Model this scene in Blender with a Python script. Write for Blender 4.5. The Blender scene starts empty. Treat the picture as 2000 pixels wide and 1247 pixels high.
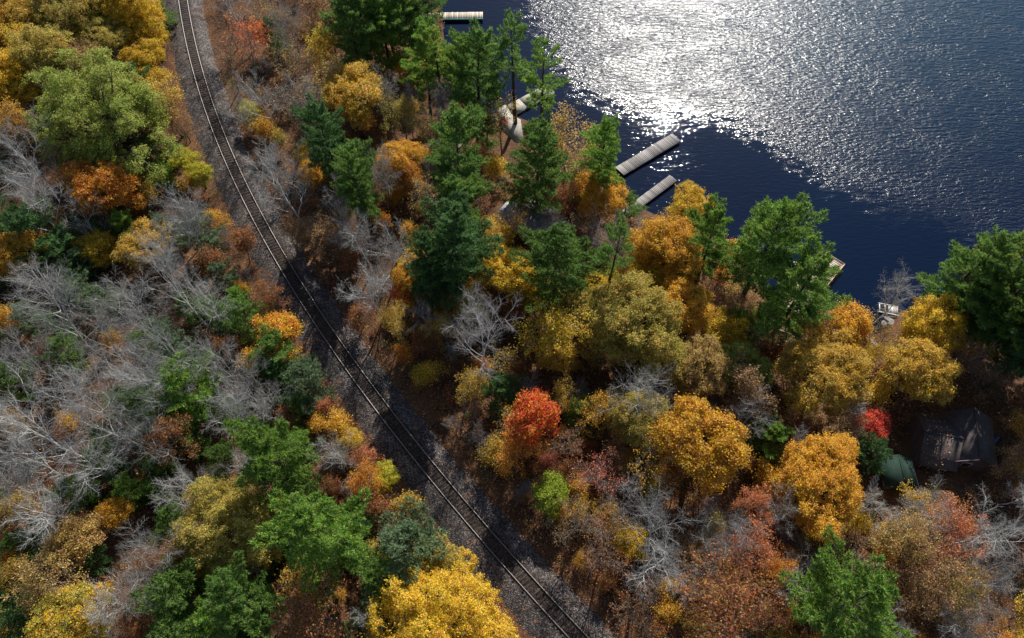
import bpy, math, random
import numpy as np
from mathutils import Vector, Matrix

# ------------------------------------------------------------------ camera, sky, sun, exposure
scene = bpy.context.scene
COL = scene.collection
CAM_H, PITCH, FPX = 85.0, math.radians(60), 1428.0      # FPX: focal length in pixels of a 2000 px wide frame
cam_d = bpy.data.cameras.new('camera'); cam_d.sensor_width = 36.0; cam_d.lens = 36.0 * FPX / 2000.0
cam_d.clip_start = 0.5; cam_d.clip_end = 9000
cam = bpy.data.objects.new('camera', cam_d); COL.objects.link(cam)
cam.location = (0, 0, CAM_H); cam.rotation_euler = (math.radians(90) - PITCH, 0, 0)
scene.camera = cam

SUN_AZ, SUN_EL = math.radians(14.5), math.radians(36.5)  # azimuth clockwise from +Y
world = bpy.data.worlds.new('World'); scene.world = world; world.use_nodes = True
wn = world.node_tree.nodes; wl = world.node_tree.links
bg = wn['Background']; sky = wn.new('ShaderNodeTexSky'); sky.sky_type = 'NISHITA'; sky.sun_disc = False
sky.sun_elevation = SUN_EL; sky.sun_rotation = SUN_AZ; sky.air_density = 1.0; sky.dust_density = 0.6; sky.ozone_density = 1.6
wl.new(sky.outputs[0], bg.inputs[0]); bg.inputs[1].default_value = 0.076
sun_d = bpy.data.lights.new('sun', 'SUN'); sun_d.energy = 4.6; sun_d.angle = math.radians(0.53); sun_d.color = (1.0, 0.95, 0.87)
sun = bpy.data.objects.new('sun', sun_d); COL.objects.link(sun)
S = Vector((math.sin(SUN_AZ) * math.cos(SUN_EL), math.cos(SUN_AZ) * math.cos(SUN_EL), math.sin(SUN_EL)))
sun.rotation_euler = S.to_track_quat('Z', 'Y').to_euler(); sun.location = S * 200
vs = scene.view_settings; vs.view_transform = 'Standard'; vs.look = 'None'; vs.exposure = 0.58; vs.gamma = 1.0
vs.use_curve_mapping = False
cy = scene.cycles
cy.max_bounces = 4; cy.diffuse_bounces = 3; cy.glossy_bounces = 2; cy.transmission_bounces = 3; cy.transparent_max_bounces = 4
cy.caustics_reflective = False; cy.caustics_refractive = False; cy.sample_clamp_indirect = 4.0
cy.use_adaptive_sampling = False; cy.use_denoising = True

rng = np.random.default_rng(7)
random.seed(7)

# ------------------------------------------------------------------ geometry of the view (pixels are those of the 2000 x 1247 photograph)
FW = np.array([0, math.cos(PITCH), -math.sin(PITCH)]); UP = np.array([0, math.sin(PITCH), math.cos(PITCH)]); RT = np.array([1.0, 0, 0])
CP = np.array([0, 0, CAM_H])
def ray(px, py):
    return FW + RT * ((px - 1000) / FPX) + UP * ((623.5 - py) / FPX)
def at_z(px, py, z):
    d = ray(px, py); return CP + d * ((z - CAM_H) / d[2])
def project(P):
    v = np.asarray(P, float) - CP
    k = v @ FW
    return 1000 + FPX * (v @ RT) / k, 623.5 - FPX * (v @ UP) / k, k

LAKE_Z = -4.0
# the track, fitted through points read along it
tp = [(356, 0), (374, 84), (395, 168), (424, 252), (458, 337), (497, 420), (548, 505), (603, 588), (660, 673), (716, 757), (775, 840), (842, 920), (909, 997), (978, 1081), (1055, 1165), (1133, 1247)]
tw = np.array([at_z(x, y, 0)[:2] for x, y in tp])
tfit = np.polyfit(tw[:, 1] - 60, tw[:, 0], 4)
Y0, Y1 = tw[:, 1].min(), tw[:, 1].max()
def track_x(y):
    y = np.asarray(y, float); yc = np.clip(y, Y0, Y1)
    return np.polyval(tfit, yc - 60) + np.polyval(np.polyder(tfit), yc - 60) * (y - yc)
def track_slope(y):
    return np.polyval(np.polyder(tfit), np.clip(y, Y0, Y1) - 60)
def track_dist(x, y):                                   # signed: positive on the lake side
    return (np.asarray(x) - track_x(y)) / np.sqrt(1 + track_slope(y) ** 2)

shore_px = [(690, -260), (800, -90), (850, -20), (862, 70), (880, 170), (925, 235), (985, 222), (1010, 232), (1075, 262), (1130, 310), (1195, 345), (1245, 408), (1310, 440), (1400, 470),
            (1450, 520), (1510, 600), (1580, 628), (1640, 655), (1690, 668), (1735, 650), (1752, 618), (1800, 600), (1900, 590), (2040, 585), (2300, 560)]
shore = np.array([at_z(x, y, LAKE_Z)[:2] for x, y in shore_px])
shore = np.vstack([shore[0] + (shore[0] - shore[1]) * 30, shore, shore[-1] + np.array([4000, 500])])
lake_poly = np.vstack([shore, [[6000, 6000], [shore[0][0] - 200, 6000]]])
def in_poly(x, y, poly):
    x = np.asarray(x, float); y = np.asarray(y, float); c = np.zeros(x.shape, bool)
    j = len(poly) - 1
    for i in range(len(poly)):
        xi, yi = poly[i]; xj, yj = poly[j]
        with np.errstate(divide='ignore', invalid='ignore'):
            c ^= ((yi > y) != (yj > y)) & (x < (xj - xi) * (y - yi) / (yj - yi + 1e-12) + xi)
        j = i
    return c
def line_dist(x, y, pl):
    x = np.asarray(x, float); y = np.asarray(y, float); best = np.full(x.shape, 1e9)
    for a, b in zip(pl[:-1], pl[1:]):
        d = b - a; t = np.clip(((x - a[0]) * d[0] + (y - a[1]) * d[1]) / (d @ d), 0, 1)
        best = np.minimum(best, np.hypot(x - a[0] - t * d[0], y - a[1] - t * d[1]))
    return best
def shore_dist(x, y):                                    # positive on land
    d = line_dist(x, y, shore); return np.where(in_poly(x, y, lake_poly), -d, d)
def sstep(a, b, v):
    t = np.clip((v - a) / (b - a), 0, 1); return t * t * (3 - 2 * t)
def wob(x, y):
    return (np.sin(x * .21 + 1.3 * np.sin(y * .13)) * np.cos(y * .17 + .9 * np.sin(x * .11)) * .45 + np.sin(x * .53 + y * .37) * np.sin(y * .61 - x * .29) * .16)
def gz(x, y):
    x = np.asarray(x, float); y = np.asarray(y, float)
    sd = shore_dist(x, y); td = track_dist(x, y)
    land = LAKE_Z + 0.25 + 2.9 * sstep(0, 26, sd) + wob(x, y) * sstep(1, 9, sd)
    left = -1.0 + 4.0 * sstep(4, 60, -td) + wob(x, y) * sstep(4, 10, -td)
    z = np.where(td < 0, left, land)
    emb = np.abs(td)
    z = z + (-.95 - z) * (1 - sstep(3.5, 8.5, emb))
    z = np.where(sd < 1.2, np.minimum(z, LAKE_Z + 0.22 * sd + 0.1), z)
    return np.maximum(z, LAKE_Z - 3.0)
_lx, _ly, _st = np.arange(-170, 171, .5), np.arange(-40, 261, .5), .5
_X, _Y = np.meshgrid(_lx, _ly); _G = gz(_X.ravel(), _Y.ravel()).reshape(_X.shape); _SD = shore_dist(_X.ravel(), _Y.ravel()).reshape(_X.shape)
def _look(T_, x, y):
    fx = np.clip((np.asarray(x, float) - _lx[0]) / _st, 0, len(_lx) - 1.001); fy = np.clip((np.asarray(y, float) - _ly[0]) / _st, 0, len(_ly) - 1.001)
    i = fx.astype(int); j = fy.astype(int); a = fx - i; b = fy - j
    return T_[j, i] * (1 - a) * (1 - b) + T_[j, i + 1] * a * (1 - b) + T_[j + 1, i] * (1 - a) * b + T_[j + 1, i + 1] * a * b
def gzq(x, y): return _look(_G, x, y)
def sdq(x, y): return _look(_SD, x, y)
def gz1(x, y):
    i = min(max(int((x + 170) * 2), 0), len(_lx) - 2); j = min(max(int((y + 40) * 2), 0), len(_ly) - 2)
    a = min(max((x + 170) * 2 - i, 0), 1); b = min(max((y + 40) * 2 - j, 0), 1)
    return float(_G[j, i] * (1 - a) * (1 - b) + _G[j, i + 1] * a * (1 - b) + _G[j + 1, i] * (1 - a) * b + _G[j + 1, i + 1] * a * b)
def ground_at(px, py, dz=0.0):
    z = -2.0
    for _ in range(12):
        p = at_z(px, py, z + dz); z = .5 * z + .5 * gz1(p[0], p[1])
    return at_z(px, py, z + dz)

# ------------------------------------------------------------------ helpers: meshes
def mesh_np(name, V, faces, mats=(), smooth=False, colors=None, fattr=None, mat_idx=None):
    V = np.asarray(V, np.float32).reshape(-1, 3)
    faces = [np.asarray(f, np.int32) for f in faces if len(f)]
    me = bpy.data.meshes.new(name)
    me.vertices.add(len(V)); me.vertices.foreach_set('co', V.ravel())
    loops = np.concatenate([f.ravel() for f in faces]); tot = np.concatenate([np.full(len(f), f.shape[1], np.int32) for f in faces])
    me.loops.add(len(loops)); me.loops.foreach_set('vertex_index', loops)
    me.polygons.add(len(tot)); me.polygons.foreach_set('loop_start', np.concatenate([[0], np.cumsum(tot)[:-1]]).astype(np.int32))
    if smooth: me.polygons.foreach_set('use_smooth', np.ones(len(tot), bool))
    if mat_idx is not None: me.polygons.foreach_set('material_index', np.asarray(mat_idx, np.int32))
    for m in mats: me.materials.append(m)
    me.update(calc_edges=True)
    if colors is not None:                               # a colour of its own for each face
        a = me.attributes.new('tone', 'FLOAT_COLOR', 'FACE'); c = np.ones((len(tot), 4), np.float32); c[:, :3] = colors
        a.data.foreach_set('color', c.ravel())
    if fattr is not None:
        for k, v in fattr.items():
            a = me.attributes.new(k, 'FLOAT', 'POINT'); a.data.foreach_set('value', np.asarray(v, np.float32))
    return me
def obj(name, me, parent=None, loc=None, rz=0.0, scale=None):
    o = bpy.data.objects.new(name, me); COL.objects.link(o); o.parent = parent
    if loc is not None: o.location = loc
    if rz: o.rotation_euler = (0, 0, rz)
    if scale is not None: o.scale = scale
    return o
def tag(o, label, cat, group=None):
    o['label'] = label; o['category'] = cat
    if group: o['group'] = group
    return o
def thing(name, label, cat, loc, rz=0.0, group=None):
    o = bpy.data.objects.new(name, None); COL.objects.link(o); o.location = loc; o.rotation_euler = (0, 0, rz)
    o.empty_display_size = 0.3
    return tag(o, label, cat, group)
def setting(o, kind='structure', label=None, cat=None):
    o['kind'] = kind
    if label: o['label'] = label
    if cat: o['category'] = cat
    return o
def grid(xs, ys, zf):
    X, Y = np.meshgrid(xs, ys); Z = zf(X.ravel(), Y.ravel())
    V = np.stack([X.ravel(), Y.ravel(), Z], 1); nx, ny = len(xs), len(ys)
    i = (np.arange(ny - 1)[:, None] * nx + np.arange(nx - 1)[None, :]).ravel()
    return V, np.stack([i, i + 1, i + 1 + nx, i + nx], 1)
def unit(v): return v / np.maximum(np.linalg.norm(v, axis=-1, keepdims=True), 1e-9)
def prisms(P0, P1, R0, R1, k):
    d = unit(P1 - P0); ref = np.where(np.abs(d[:, 2:3]) > .9, np.array([[1., 0, 0]]), np.array([[0, 0, 1.]]))
    u = unit(np.cross(d, ref)); v = np.cross(d, u); a = np.arange(k) * 2 * math.pi / k
    ring = u[:, None, :] * np.cos(a)[None, :, None] + v[:, None, :] * np.sin(a)[None, :, None]
    A = P0[:, None, :] + ring * R0[:, None, None]; B = P1[:, None, :] + ring * R1[:, None, None]
    V = np.stack([A, B], 1).reshape(-1, 3); n = len(P0); b = (np.arange(n) * 2 * k)[:, None]; i = np.arange(k)[None, :]; j = (i + 1) % k
    F = np.stack([b + i, b + j, b + k + j, b + k + i], 2).reshape(-1, 4)
    return V, F
class Geo:
    def __init__(s): s.V = []; s.F = []; s.n = 0
    def add(s, V, *F):
        V = np.asarray(V, float).reshape(-1, 3)
        for f in F:
            f = np.asarray(f)
            if len(f): s.F.append(f + s.n)
        s.V.append(V); s.n += len(V)
    def box(s, c, d, rz=0.0, M=None):
        x, y, z = [q / 2 for q in d]
        V = np.array([[-x, -y, -z], [x, -y, -z], [x, y, -z], [-x, y, -z], [-x, -y, z], [x, -y, z], [x, y, z], [-x, y, z]])
        if rz: co, si = math.cos(rz), math.sin(rz); V = V @ np.array([[co, si, 0], [-si, co, 0], [0, 0, 1]])
        if M is not None: V = V @ np.array(M).T
        s.add(V + np.array(c), [[0, 3, 2, 1], [4, 5, 6, 7], [0, 1, 5, 4], [1, 2, 6, 5], [2, 3, 7, 6], [3, 0, 4, 7]])
        return s
    def rod(s, a, b, r0, r1=None, k=6):
        V, F = prisms(np.array([a], float), np.array([b], float), np.array([r0]), np.array([r0 if r1 is None else r1]), k)
        s.add(V, F, [list(range(k))[::-1]] if k <= 8 else [], [list(range(k, 2 * k))] if k <= 8 else [])
        return s
    def slab(s, pts, t):                                 # a polygon with thickness t, pts are its upper outline
        p = np.array(pts, float); q = p - np.array([0, 0, t]); n = len(p)
        s.add(np.vstack([p, q]), [list(range(n))], [list(range(2 * n - 1, n - 1, -1))], [[i, n + i, n + (i + 1) % n, (i + 1) % n] for i in range(n)])
        return s
    def mesh(s, name, mats=(), smooth=False, **kw):
        by = {}
        for f in s.F: by.setdefault(f.shape[1], []).append(f)
        return mesh_np(name, np.vstack(s.V), [np.vstack(v) for v in by.values()], mats, smooth, **kw)

# ------------------------------------------------------------------ helpers: materials
class Mat:
    def __init__(s, name):
        s.m = bpy.data.materials.new(name); s.m.use_nodes = True; s.t = s.m.node_tree; s.n = s.t.nodes
        s.b = s.n['Principled BSDF']; s.out = s.n['Material Output']
    def new(s, typ, **kw):
        n = s.n.new(typ)
        for k, v in kw.items(): setattr(n, k, v)
        return n
    def link(s, a, b): s.t.links.new(a, b)
    def val(s, node, **kw):
        for k, v in kw.items(): node.inputs[k.replace('_', ' ')].default_value = v
        return node
    def coord(s, kind='Object'): return s.new('ShaderNodeTexCoord').outputs[kind]
    def noise(s, scale, detail=4, rough=.55, vec=None, dist=0.0):
        n = s.new('ShaderNodeTexNoise'); s.val(n, Scale=scale, Detail=detail, Roughness=rough, Distortion=dist)
        s.link(vec if vec is not None else s.coord(), n.inputs['Vector']); return n
    def ramp(s, fac, stops):
        r = s.new('ShaderNodeValToRGB'); e = r.color_ramp.elements
        while len(e) < len(stops): e.new(.5)
        for q, (p, c) in zip(e, stops): q.position = p; q.color = (*c, 1) if len(c) == 3 else c
        s.link(fac, r.inputs[0]); return r.outputs[0]
    def mix(s, fac, a, b, mode='MIX'):
        n = s.new('ShaderNodeMix', data_type='RGBA', blend_type=mode)
        for sock, v in ((n.inputs[0], fac), (n.inputs[6], a), (n.inputs[7], b)):
            if hasattr(v, 'is_linked'): s.link(v, sock)
            elif isinstance(v, (int, float)): sock.default_value = v
            else: sock.default_value = (*v, 1)
        return n.outputs[2]
    def math(s, op, a, b=0.0, c=0.0):
        n = s.new('ShaderNodeMath', operation=op)
        for i, v in enumerate((a, b, c)):
            if hasattr(v, 'is_linked'): s.link(v, n.inputs[i])
            else: n.inputs[i].default_value = v
        return n.outputs[0]
    def bump(s, h, strength, dist):
        n = s.new('ShaderNodeBump'); n.inputs['Strength'].default_value = strength; n.inputs['Distance'].default_value = dist
        s.link(h, n.inputs['Height']); s.link(n.outputs[0], s.b.inputs['Normal']); return n
    def base(s, c, rough=.8, spec=.3):
        if hasattr(c, 'is_linked'): s.link(c, s.b.inputs['Base Color'])
        else: s.b.inputs['Base Color'].default_value = (*c, 1)
        s.b.inputs['Roughness'].default_value = rough; s.b.inputs['Specular IOR Level'].default_value = spec
        return s
def plain(name, c, rough=.7, var=.25, scale=6.0, spec=.3, metal=0.0):
    m = Mat(name); n = m.noise(scale, 5)
    lo = tuple(q * (1 - var) for q in c); hi = tuple(min(1, q * (1 + var)) for q in c)
    m.base(m.ramp(n.outputs['Fac'], [(.3, lo), (.7, hi)]), rough, spec); m.b.inputs['Metallic'].default_value = metal
    m.bump(n.outputs['Fac'], .3, .02)
    return m.m

def leaf_material(name, trans, second=True, spread=.5, fine=1.3):
    m = Mat(name); oi = m.new('ShaderNodeObjectInfo'); geo = m.new('ShaderNodeNewGeometry')
    col = oi.outputs['Color']
    if second:
        at = m.new('ShaderNodeAttribute', attribute_type='OBJECT', attribute_name='leaf_b')
        nz = m.noise(.55, 5, .7); f = m.ramp(nz.outputs['Fac'], [(.36, (0, 0, 0)), (.66, (1, 1, 1))])
        col = m.mix(f, col, at.outputs['Color'])
    hs = m.new('ShaderNodeHueSaturation'); rnd = geo.outputs['Random Per Island']
    m.link(col, hs.inputs['Color'])
    m.link(m.math('MULTIPLY_ADD', rnd, spread * 2 * fine / 1.3, 1 - spread), hs.inputs['Value'])
    r2 = m.math('FRACT', m.math('MULTIPLY', rnd, 37.3)); m.link(m.math('MULTIPLY_ADD', r2, .075, .468), hs.inputs['Hue'])
    r3 = m.math('FRACT', m.math('MULTIPLY', rnd, 91.7)); m.link(m.math('MULTIPLY_ADD', r3, .3, .85), hs.inputs['Saturation'])
    m.base(hs.outputs[0], .55, .25)
    tr = m.new('ShaderNodeBsdfTranslucent'); m.link(hs.outputs[0], tr.inputs[0])
    mx = m.new('ShaderNodeMixShader'); mx.inputs[0].default_value = trans
    m.link(m.b.outputs[0], mx.inputs[1]); m.link(tr.outputs[0], mx.inputs[2]); m.link(mx.outputs[0], m.out.inputs[0])
    return m.m
def tone_leaf_material(name, trans):
    m = Mat(name); at = m.new('ShaderNodeAttribute', attribute_name='tone'); geo = m.new('ShaderNodeNewGeometry')
    hs = m.new('ShaderNodeHueSaturation'); m.link(at.outputs['Color'], hs.inputs['Color'])
    m.link(m.math('MULTIPLY_ADD', geo.outputs['Random Per Island'], .9, .55), hs.inputs['Value'])
    m.base(hs.outputs[0], .6, .2)
    tr = m.new('ShaderNodeBsdfTranslucent'); m.link(hs.outputs[0], tr.inputs[0])
    mx = m.new('ShaderNodeMixShader'); mx.inputs[0].default_value = trans
    m.link(m.b.outputs[0], mx.inputs[1]); m.link(tr.outputs[0], mx.inputs[2]); m.link(mx.outputs[0], m.out.inputs[0])
    return m.m
M_LEAF = leaf_material('autumn_leaf', .52)
M_NEEDLE = leaf_material('pine_needle', .5, second=False, spread=.45)
M_TONE = tone_leaf_material('undergrowth_leaf', .3)
def bark_material():
    m = Mat('bark'); oi = m.new('ShaderNodeObjectInfo'); n = m.noise(3.0, 5, .7)
    f = m.ramp(n.outputs['Fac'], [(.3, (.55, .55, .55)), (.7, (1.25, 1.25, 1.25))])
    m.base(m.mix(1.0, oi.outputs['Color'], f, 'MULTIPLY'), .85, .2); m.bump(n.outputs['Fac'], .5, .03); return m.m
M_BARK = bark_material()

def ground_material():
    m = Mat('leaf_litter'); co = m.coord()
    v = m.new('ShaderNodeTexVoronoi'); v.inputs['Scale'].default_value = 5.5; m.link(co, v.inputs['Vector'])
    sep = m.new('ShaderNodeSeparateColor'); m.link(v.outputs['Color'], sep.inputs[0])
    leaf = m.ramp(sep.outputs[0], [(0, (.04, .02, .013)), (.3, (.10, .045, .02)), (.55, (.19, .085, .032)), (.8, (.28, .14, .06)), (1, (.38, .24, .13))])
    big = m.noise(.18, 5, .62, co); soil = m.ramp(big.outputs['Fac'], [(.36, (.03, .02, .015)), (.5, (.13, .07, .04)), (.68, (.22, .11, .05))])
    col = m.mix(.55, leaf, m.mix(1.0, leaf, soil, 'MULTIPLY'))
    col = m.mix(.5, col, soil, 'MIX')
    n2 = m.noise(.09, 4, .6, co); moss = m.ramp(n2.outputs['Fac'], [(.58, (0, 0, 0)), (.72, (1, 1, 1))])
    col = m.mix(m.math('MULTIPLY', moss, .5), col, (.07, .085, .03))
    m.base(col, .9, .15); h = m.math('ADD', sep.outputs[1], m.math('MULTIPLY', big.outputs['Fac'], 2.0)); m.bump(h, .7, .08)
    return m.m
def ballast_material():
    m = Mat('crushed_stone'); co = m.coord()
    v = m.new('ShaderNodeTexVoronoi'); v.inputs['Scale'].default_value = 9.0; m.link(co, v.inputs['Vector'])
    sep = m.new('ShaderNodeSeparateColor'); m.link(v.outputs['Color'], sep.inputs[0])
    st = m.ramp(sep.outputs[0], [(0, (.022, .02, .02)), (.4, (.062, .055, .051)), (.75, (.12, .107, .1)), (1, (.28, .26, .245))])
    n = m.noise(.5, 5, .65, co); d = m.ramp(n.outputs['Fac'], [(.3, (.5, .47, .45)), (.6, (1.1, 1.05, 1.05))])
    col = m.mix(1.0, st, d, 'MULTIPLY')
    n3 = m.noise(.9, 6, .7, co); lf = m.math('MULTIPLY', m.ramp(n3.outputs['Fac'], [(.56, (0, 0, 0)), (.63, (1, 1, 1))]), m.ramp(sep.outputs[1], [(.5, (0, 0, 0)), (.55, (1, 1, 1))]))
    col = m.mix(lf, col, (.3, .16, .08))
    st_a = m.new('ShaderNodeAttribute', attribute_name='stain'); col = m.mix(m.math('MULTIPLY', st_a.outputs['Fac'], .82), col, m.mix(1.0, st, (.24, .165, .125), 'MULTIPLY'))
    m.base(col, .85, .3); m.bump(m.math('ADD', v.outputs['Distance'], sep.outputs[2]), .8, .06); return m.m
def water_material():
    m = Mat('lake_water'); co = m.coord()
    at = m.new('ShaderNodeAttribute', attribute_name='ruffle'); ruf0 = at.outputs['Fac']
    mpn = m.new('ShaderNodeMapping'); mpn.inputs['Scale'].default_value = (.5, .9, 1); m.link(co, mpn.inputs['Vector']); brk = m.noise(.8, 4, .65, mpn.outputs[0]).outputs['Fac']
    edge = m.math('MULTIPLY', m.math('MULTIPLY', ruf0, m.math('SUBTRACT', 1.0, ruf0)), 4.0)
    ruf = m.new('ShaderNodeClamp'); m.link(m.math('ADD', ruf0, m.math('MULTIPLY', edge, m.math('MULTIPLY_ADD', brk, 4.0, -2.0))), ruf.inputs['Value']); ruf = ruf.outputs[0]
    def waves(rot, sx, sy, detail, dist):
        mp = m.new('ShaderNodeMapping'); mp.inputs['Rotation'].default_value = (0, 0, math.radians(rot)); mp.inputs['Scale'].default_value = (sx, sy, 1)
        m.link(co, mp.inputs['Vector']); return m.noise(1.0, detail, .55, mp.outputs[0], dist).outputs['Fac']
    w1 = waves(32, .55, 1.9, 3, .4); w2 = waves(-20, 1.5, 3.2, 2, .3); w3 = waves(60, .12, .2, 2, .2)
    h = m.math('ADD', w1, m.math('MULTIPLY', w2, .5))
    gust = m.math('MULTIPLY_ADD', w3, 1.5, .25)
    amp = m.math('MULTIPLY', m.math('MULTIPLY_ADD', ruf, .92, .175), gust)
    bp = m.new('ShaderNodeBump'); bp.inputs['Strength'].default_value = 1.0; m.link(m.math('MULTIPLY', amp, .165), bp.inputs['Distance'])
    m.link(h, bp.inputs['Height']); m.link(bp.outputs[0], m.b.inputs['Normal'])
    dp = m.new('ShaderNodeAttribute', attribute_name='depth'); m.base(m.mix(dp.outputs['Fac'], (.002, .008, .026), (.004, .028, .058)), .1, .5); m.b.inputs['IOR'].default_value = 1.27
    m.link(m.math('MULTIPLY_ADD', ruf, .185, .04), m.b.inputs['Roughness'])
    return m.m
def wood_material(name, lo, hi, grain=18.0, along=0):
    m = Mat(name); geo = m.new('ShaderNodeNewGeometry'); oi = m.new('ShaderNodeObjectInfo')
    mp = m.new('ShaderNodeMapping'); sc = [grain] * 3; sc[along] = grain * .07; mp.inputs['Scale'].default_value = sc
    m.link(m.coord(), mp.inputs['Vector']); n = m.noise(1.0, 5, .6, mp.outputs[0])
    c = m.ramp(n.outputs['Fac'], [(.3, lo), (.7, hi)])
    hs = m.new('ShaderNodeHueSaturation'); m.link(c, hs.inputs['Color']); m.link(m.math('MULTIPLY_ADD', oi.outputs['Random'], .7, .65), hs.inputs['Value'])
    m.base(hs.outputs[0], .8, .25); m.bump(n.outputs['Fac'], .4, .01); return m.m
M_WOODGREY = wood_material('weathered_board', (.13, .118, .11), (.42, .39, .37), 14, 1)
M_WOODPALE = wood_material('pale_board', (.34, .29, .23), (.66, .57, .47), 10, 1)
M_TIE = wood_material('creosoted_tie', (.018, .014, .012), (.062, .045, .036), 9, 0)
M_FRAMEWOOD = wood_material('dock_frame_wood', (.06, .05, .045), (.16, .13, .11), 8, 0)
M_FENCE = wood_material('fence_wood', (.2, .17, .1), (.38, .33, .2), 9, 2)
M_CONC = plain('pale_concrete', (.36, .33, .28), .85, .22, 2.5)
M_STEEL_SIDE = plain('rusty_rail_side', (.13, .06, .035), .7, .4, 8)
def rail_material():
    m = Mat('rail_steel'); ge = m.new('ShaderNodeNewGeometry'); sp = m.new('ShaderNodeSeparateXYZ'); m.link(ge.outputs['True Normal'], sp.inputs[0])
    top = m.math('GREATER_THAN', sp.outputs[2], .7); n = m.noise(4, 4)
    rust = m.ramp(n.outputs['Fac'], [(.3, (.07, .035, .02)), (.7, (.2, .09, .05))])
    m.base(m.mix(top, rust, (.27, .25, .24)), .3, .5); m.link(m.math('MULTIPLY', top, .85), m.b.inputs['Metallic'])
    m.link(m.math('MULTIPLY_ADD', top, -.24, .8), m.b.inputs['Roughness']); return m.m
M_RAIL = rail_material()

# ------------------------------------------------------------------ ground, ballast, lake
def spread(lo, hi, step, far):
    core = np.arange(lo, hi + step, step); out = [step]; acc = []
    q = 0.0; s = step
    while q < far: s *= 1.35; q += s; acc.append(q)
    acc = np.array(acc); return np.concatenate([lo - acc[::-1], core, core[-1] + acc])
V, F = grid(spread(-125, 125, 1.0, 2500), spread(-12, 150, 1.0, 2500), gz)
ground = setting(obj('ground', mesh_np('ground', V, [F], [ground_material()], True)))
ys = np.arange(-60, 260, .4); us = np.array([-4.0, -3.45, -2.85, -2.3, -1.7, -1.3, -1.0, -.84, -.62, -.3, 0, .3, .62, .84, 1.0, 1.3, 1.7, 2.2, 2.75, 3.3, 3.9]); zs = np.array([-1.3, -.98, -.72, -.45, -.24, -.15, -.15, -.17, -.178, -.172, -.168, -.172, -.178, -.17, -.15, -.15, -.24, -.45, -.75, -1.0, -1.3])
nrm = np.stack([np.ones_like(ys), -track_slope(ys)], 1); nrm /= np.linalg.norm(nrm, axis=1, keepdims=True)
P = np.stack([track_x(ys), ys], 1)
XY = P[:, None, :] + nrm[:, None, :] * (us[None, :, None] + rng.normal(0, .12, (len(ys), len(us), 1)) * (np.abs(us) > 2)[None, :, None])
Z = np.broadcast_to(zs, (len(ys), len(us))) + rng.normal(0, 1, (len(ys), len(us))) * np.where(np.abs(us) < 1.5, .017, .035)
V = np.concatenate([XY, Z[:, :, None]], 2).reshape(-1, 3); nu = len(us)
i = (np.arange(len(ys) - 1)[:, None] * nu + np.arange(nu - 1)[None, :]).ravel()
ballast = setting(obj('ballast_bed', mesh_np('ballast_bed', V, [np.stack([i, i + 1, i + 1 + nu, i + nu], 1)], [ballast_material()], True, fattr={'stain': np.tile(1 - sstep(.75, 1.5, np.abs(us)), len(ys))})))

ruffle_px = [(870, -400), (975, -40), (1040, 60), (1110, 150), (1185, 200), (1290, 212), (1400, 225), (1480, 262), (1560, 335), (1680, 395), (1850, 455), (2010, 500), (2500, 600)]
ruffle = np.array([at_z(x, y, LAKE_Z)[:2] for x, y in ruffle_px]); rpoly = np.vstack([ruffle, [[6000, 6000], [ruffle[0][0], 6000]]])
def lake_ruffle(x, y):
    d = line_dist(x, y, ruffle); d = np.where(in_poly(x, y, rpoly), d, -d) + wob(x * 1.7, y * 1.7) * 2.2
    return sstep(-4.5, 4.5, d)
V, F = grid(spread(-40, 125, 1.2, 2500), spread(30, 190, 1.2, 2500), lambda x, y: np.full(x.shape, LAKE_Z))
lake = setting(obj('lake', mesh_np('lake', V, [F], [water_material()], True, fattr={'ruffle': lake_ruffle(V[:, 0], V[:, 1]), 'depth': sstep(6, 75, -shore_dist(V[:, 0], V[:, 1]))})))

# ------------------------------------------------------------------ railway
rw = thing('railway_track', 'single railway track with two shiny rails on dark wooden ties curving through the wood', 'railway', (0, 0, 0))
arc_y = np.arange(-55, 250, .05); seg = np.hypot(np.diff(track_x(arc_y)), np.diff(arc_y)); S_ = np.concatenate([[0], np.cumsum(seg)])
prof = np.array([[-.075, -.155], [.075, -.155], [.075, -.135], [.02, -.11], [.02, -.04], [.042, -.03], [.042, 0], [-.042, 0], [-.042, -.03], [-.02, -.04], [-.02, -.11], [-.075, -.135]])
yr = np.arange(-55, 250, .8)
nr = np.stack([np.ones_like(yr), -track_slope(yr)], 1); nr /= np.linalg.norm(nr, axis=1, keepdims=True)
for side in (-1, 1):
    u = prof[:, 0] + side * .7525
    xy = np.stack([track_x(yr), yr], 1)[:, None, :] + nr[:, None, :] * u[None, :, None]
    V = np.concatenate([xy, np.broadcast_to(prof[:, 1], (len(yr), 12))[:, :, None]], 2).reshape(-1, 3)
    a = np.arange(len(yr) - 1)[:, None] * 12; k = np.arange(12)[None, :]; k2 = (k + 1) % 12
    obj('rail', mesh_np('rail', V, [np.stack([a + k, a + k2, a + 12 + k2, a + 12 + k], 2).reshape(-1, 4)], [M_RAIL]), rw)
tie_me = Geo().box((0, 0, -.245), (2.6, .235, .17)).mesh('tie', [M_TIE])
plate_me = Geo().box((-.7525, 0, -.152), (.36, .19, .012)).box((.7525, 0, -.152), (.36, .19, .012)).mesh('tie_plate', [M_STEEL_SIDE])
s = 0.0; far_ties = Geo(); n_ties = 0
while s < S_[-1]:
    y = float(np.interp(s, S_, arc_y)); x = float(track_x(y)); px, py, k = project((x, y, -.2))
    ang = math.atan2(-float(track_slope(y)), 1) + random.gauss(0, .012)
    if -60 < py < 1330 and n_ties < 300:
        o = obj('tie', tie_me, rw, (x + random.gauss(0, .03), y, random.gauss(0, .008)), ang); n_ties += 1
    elif -400 < py < 1800:
        far_ties.box((x, y, -.245), (2.6, .235, .17), ang)
    s += .53
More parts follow.
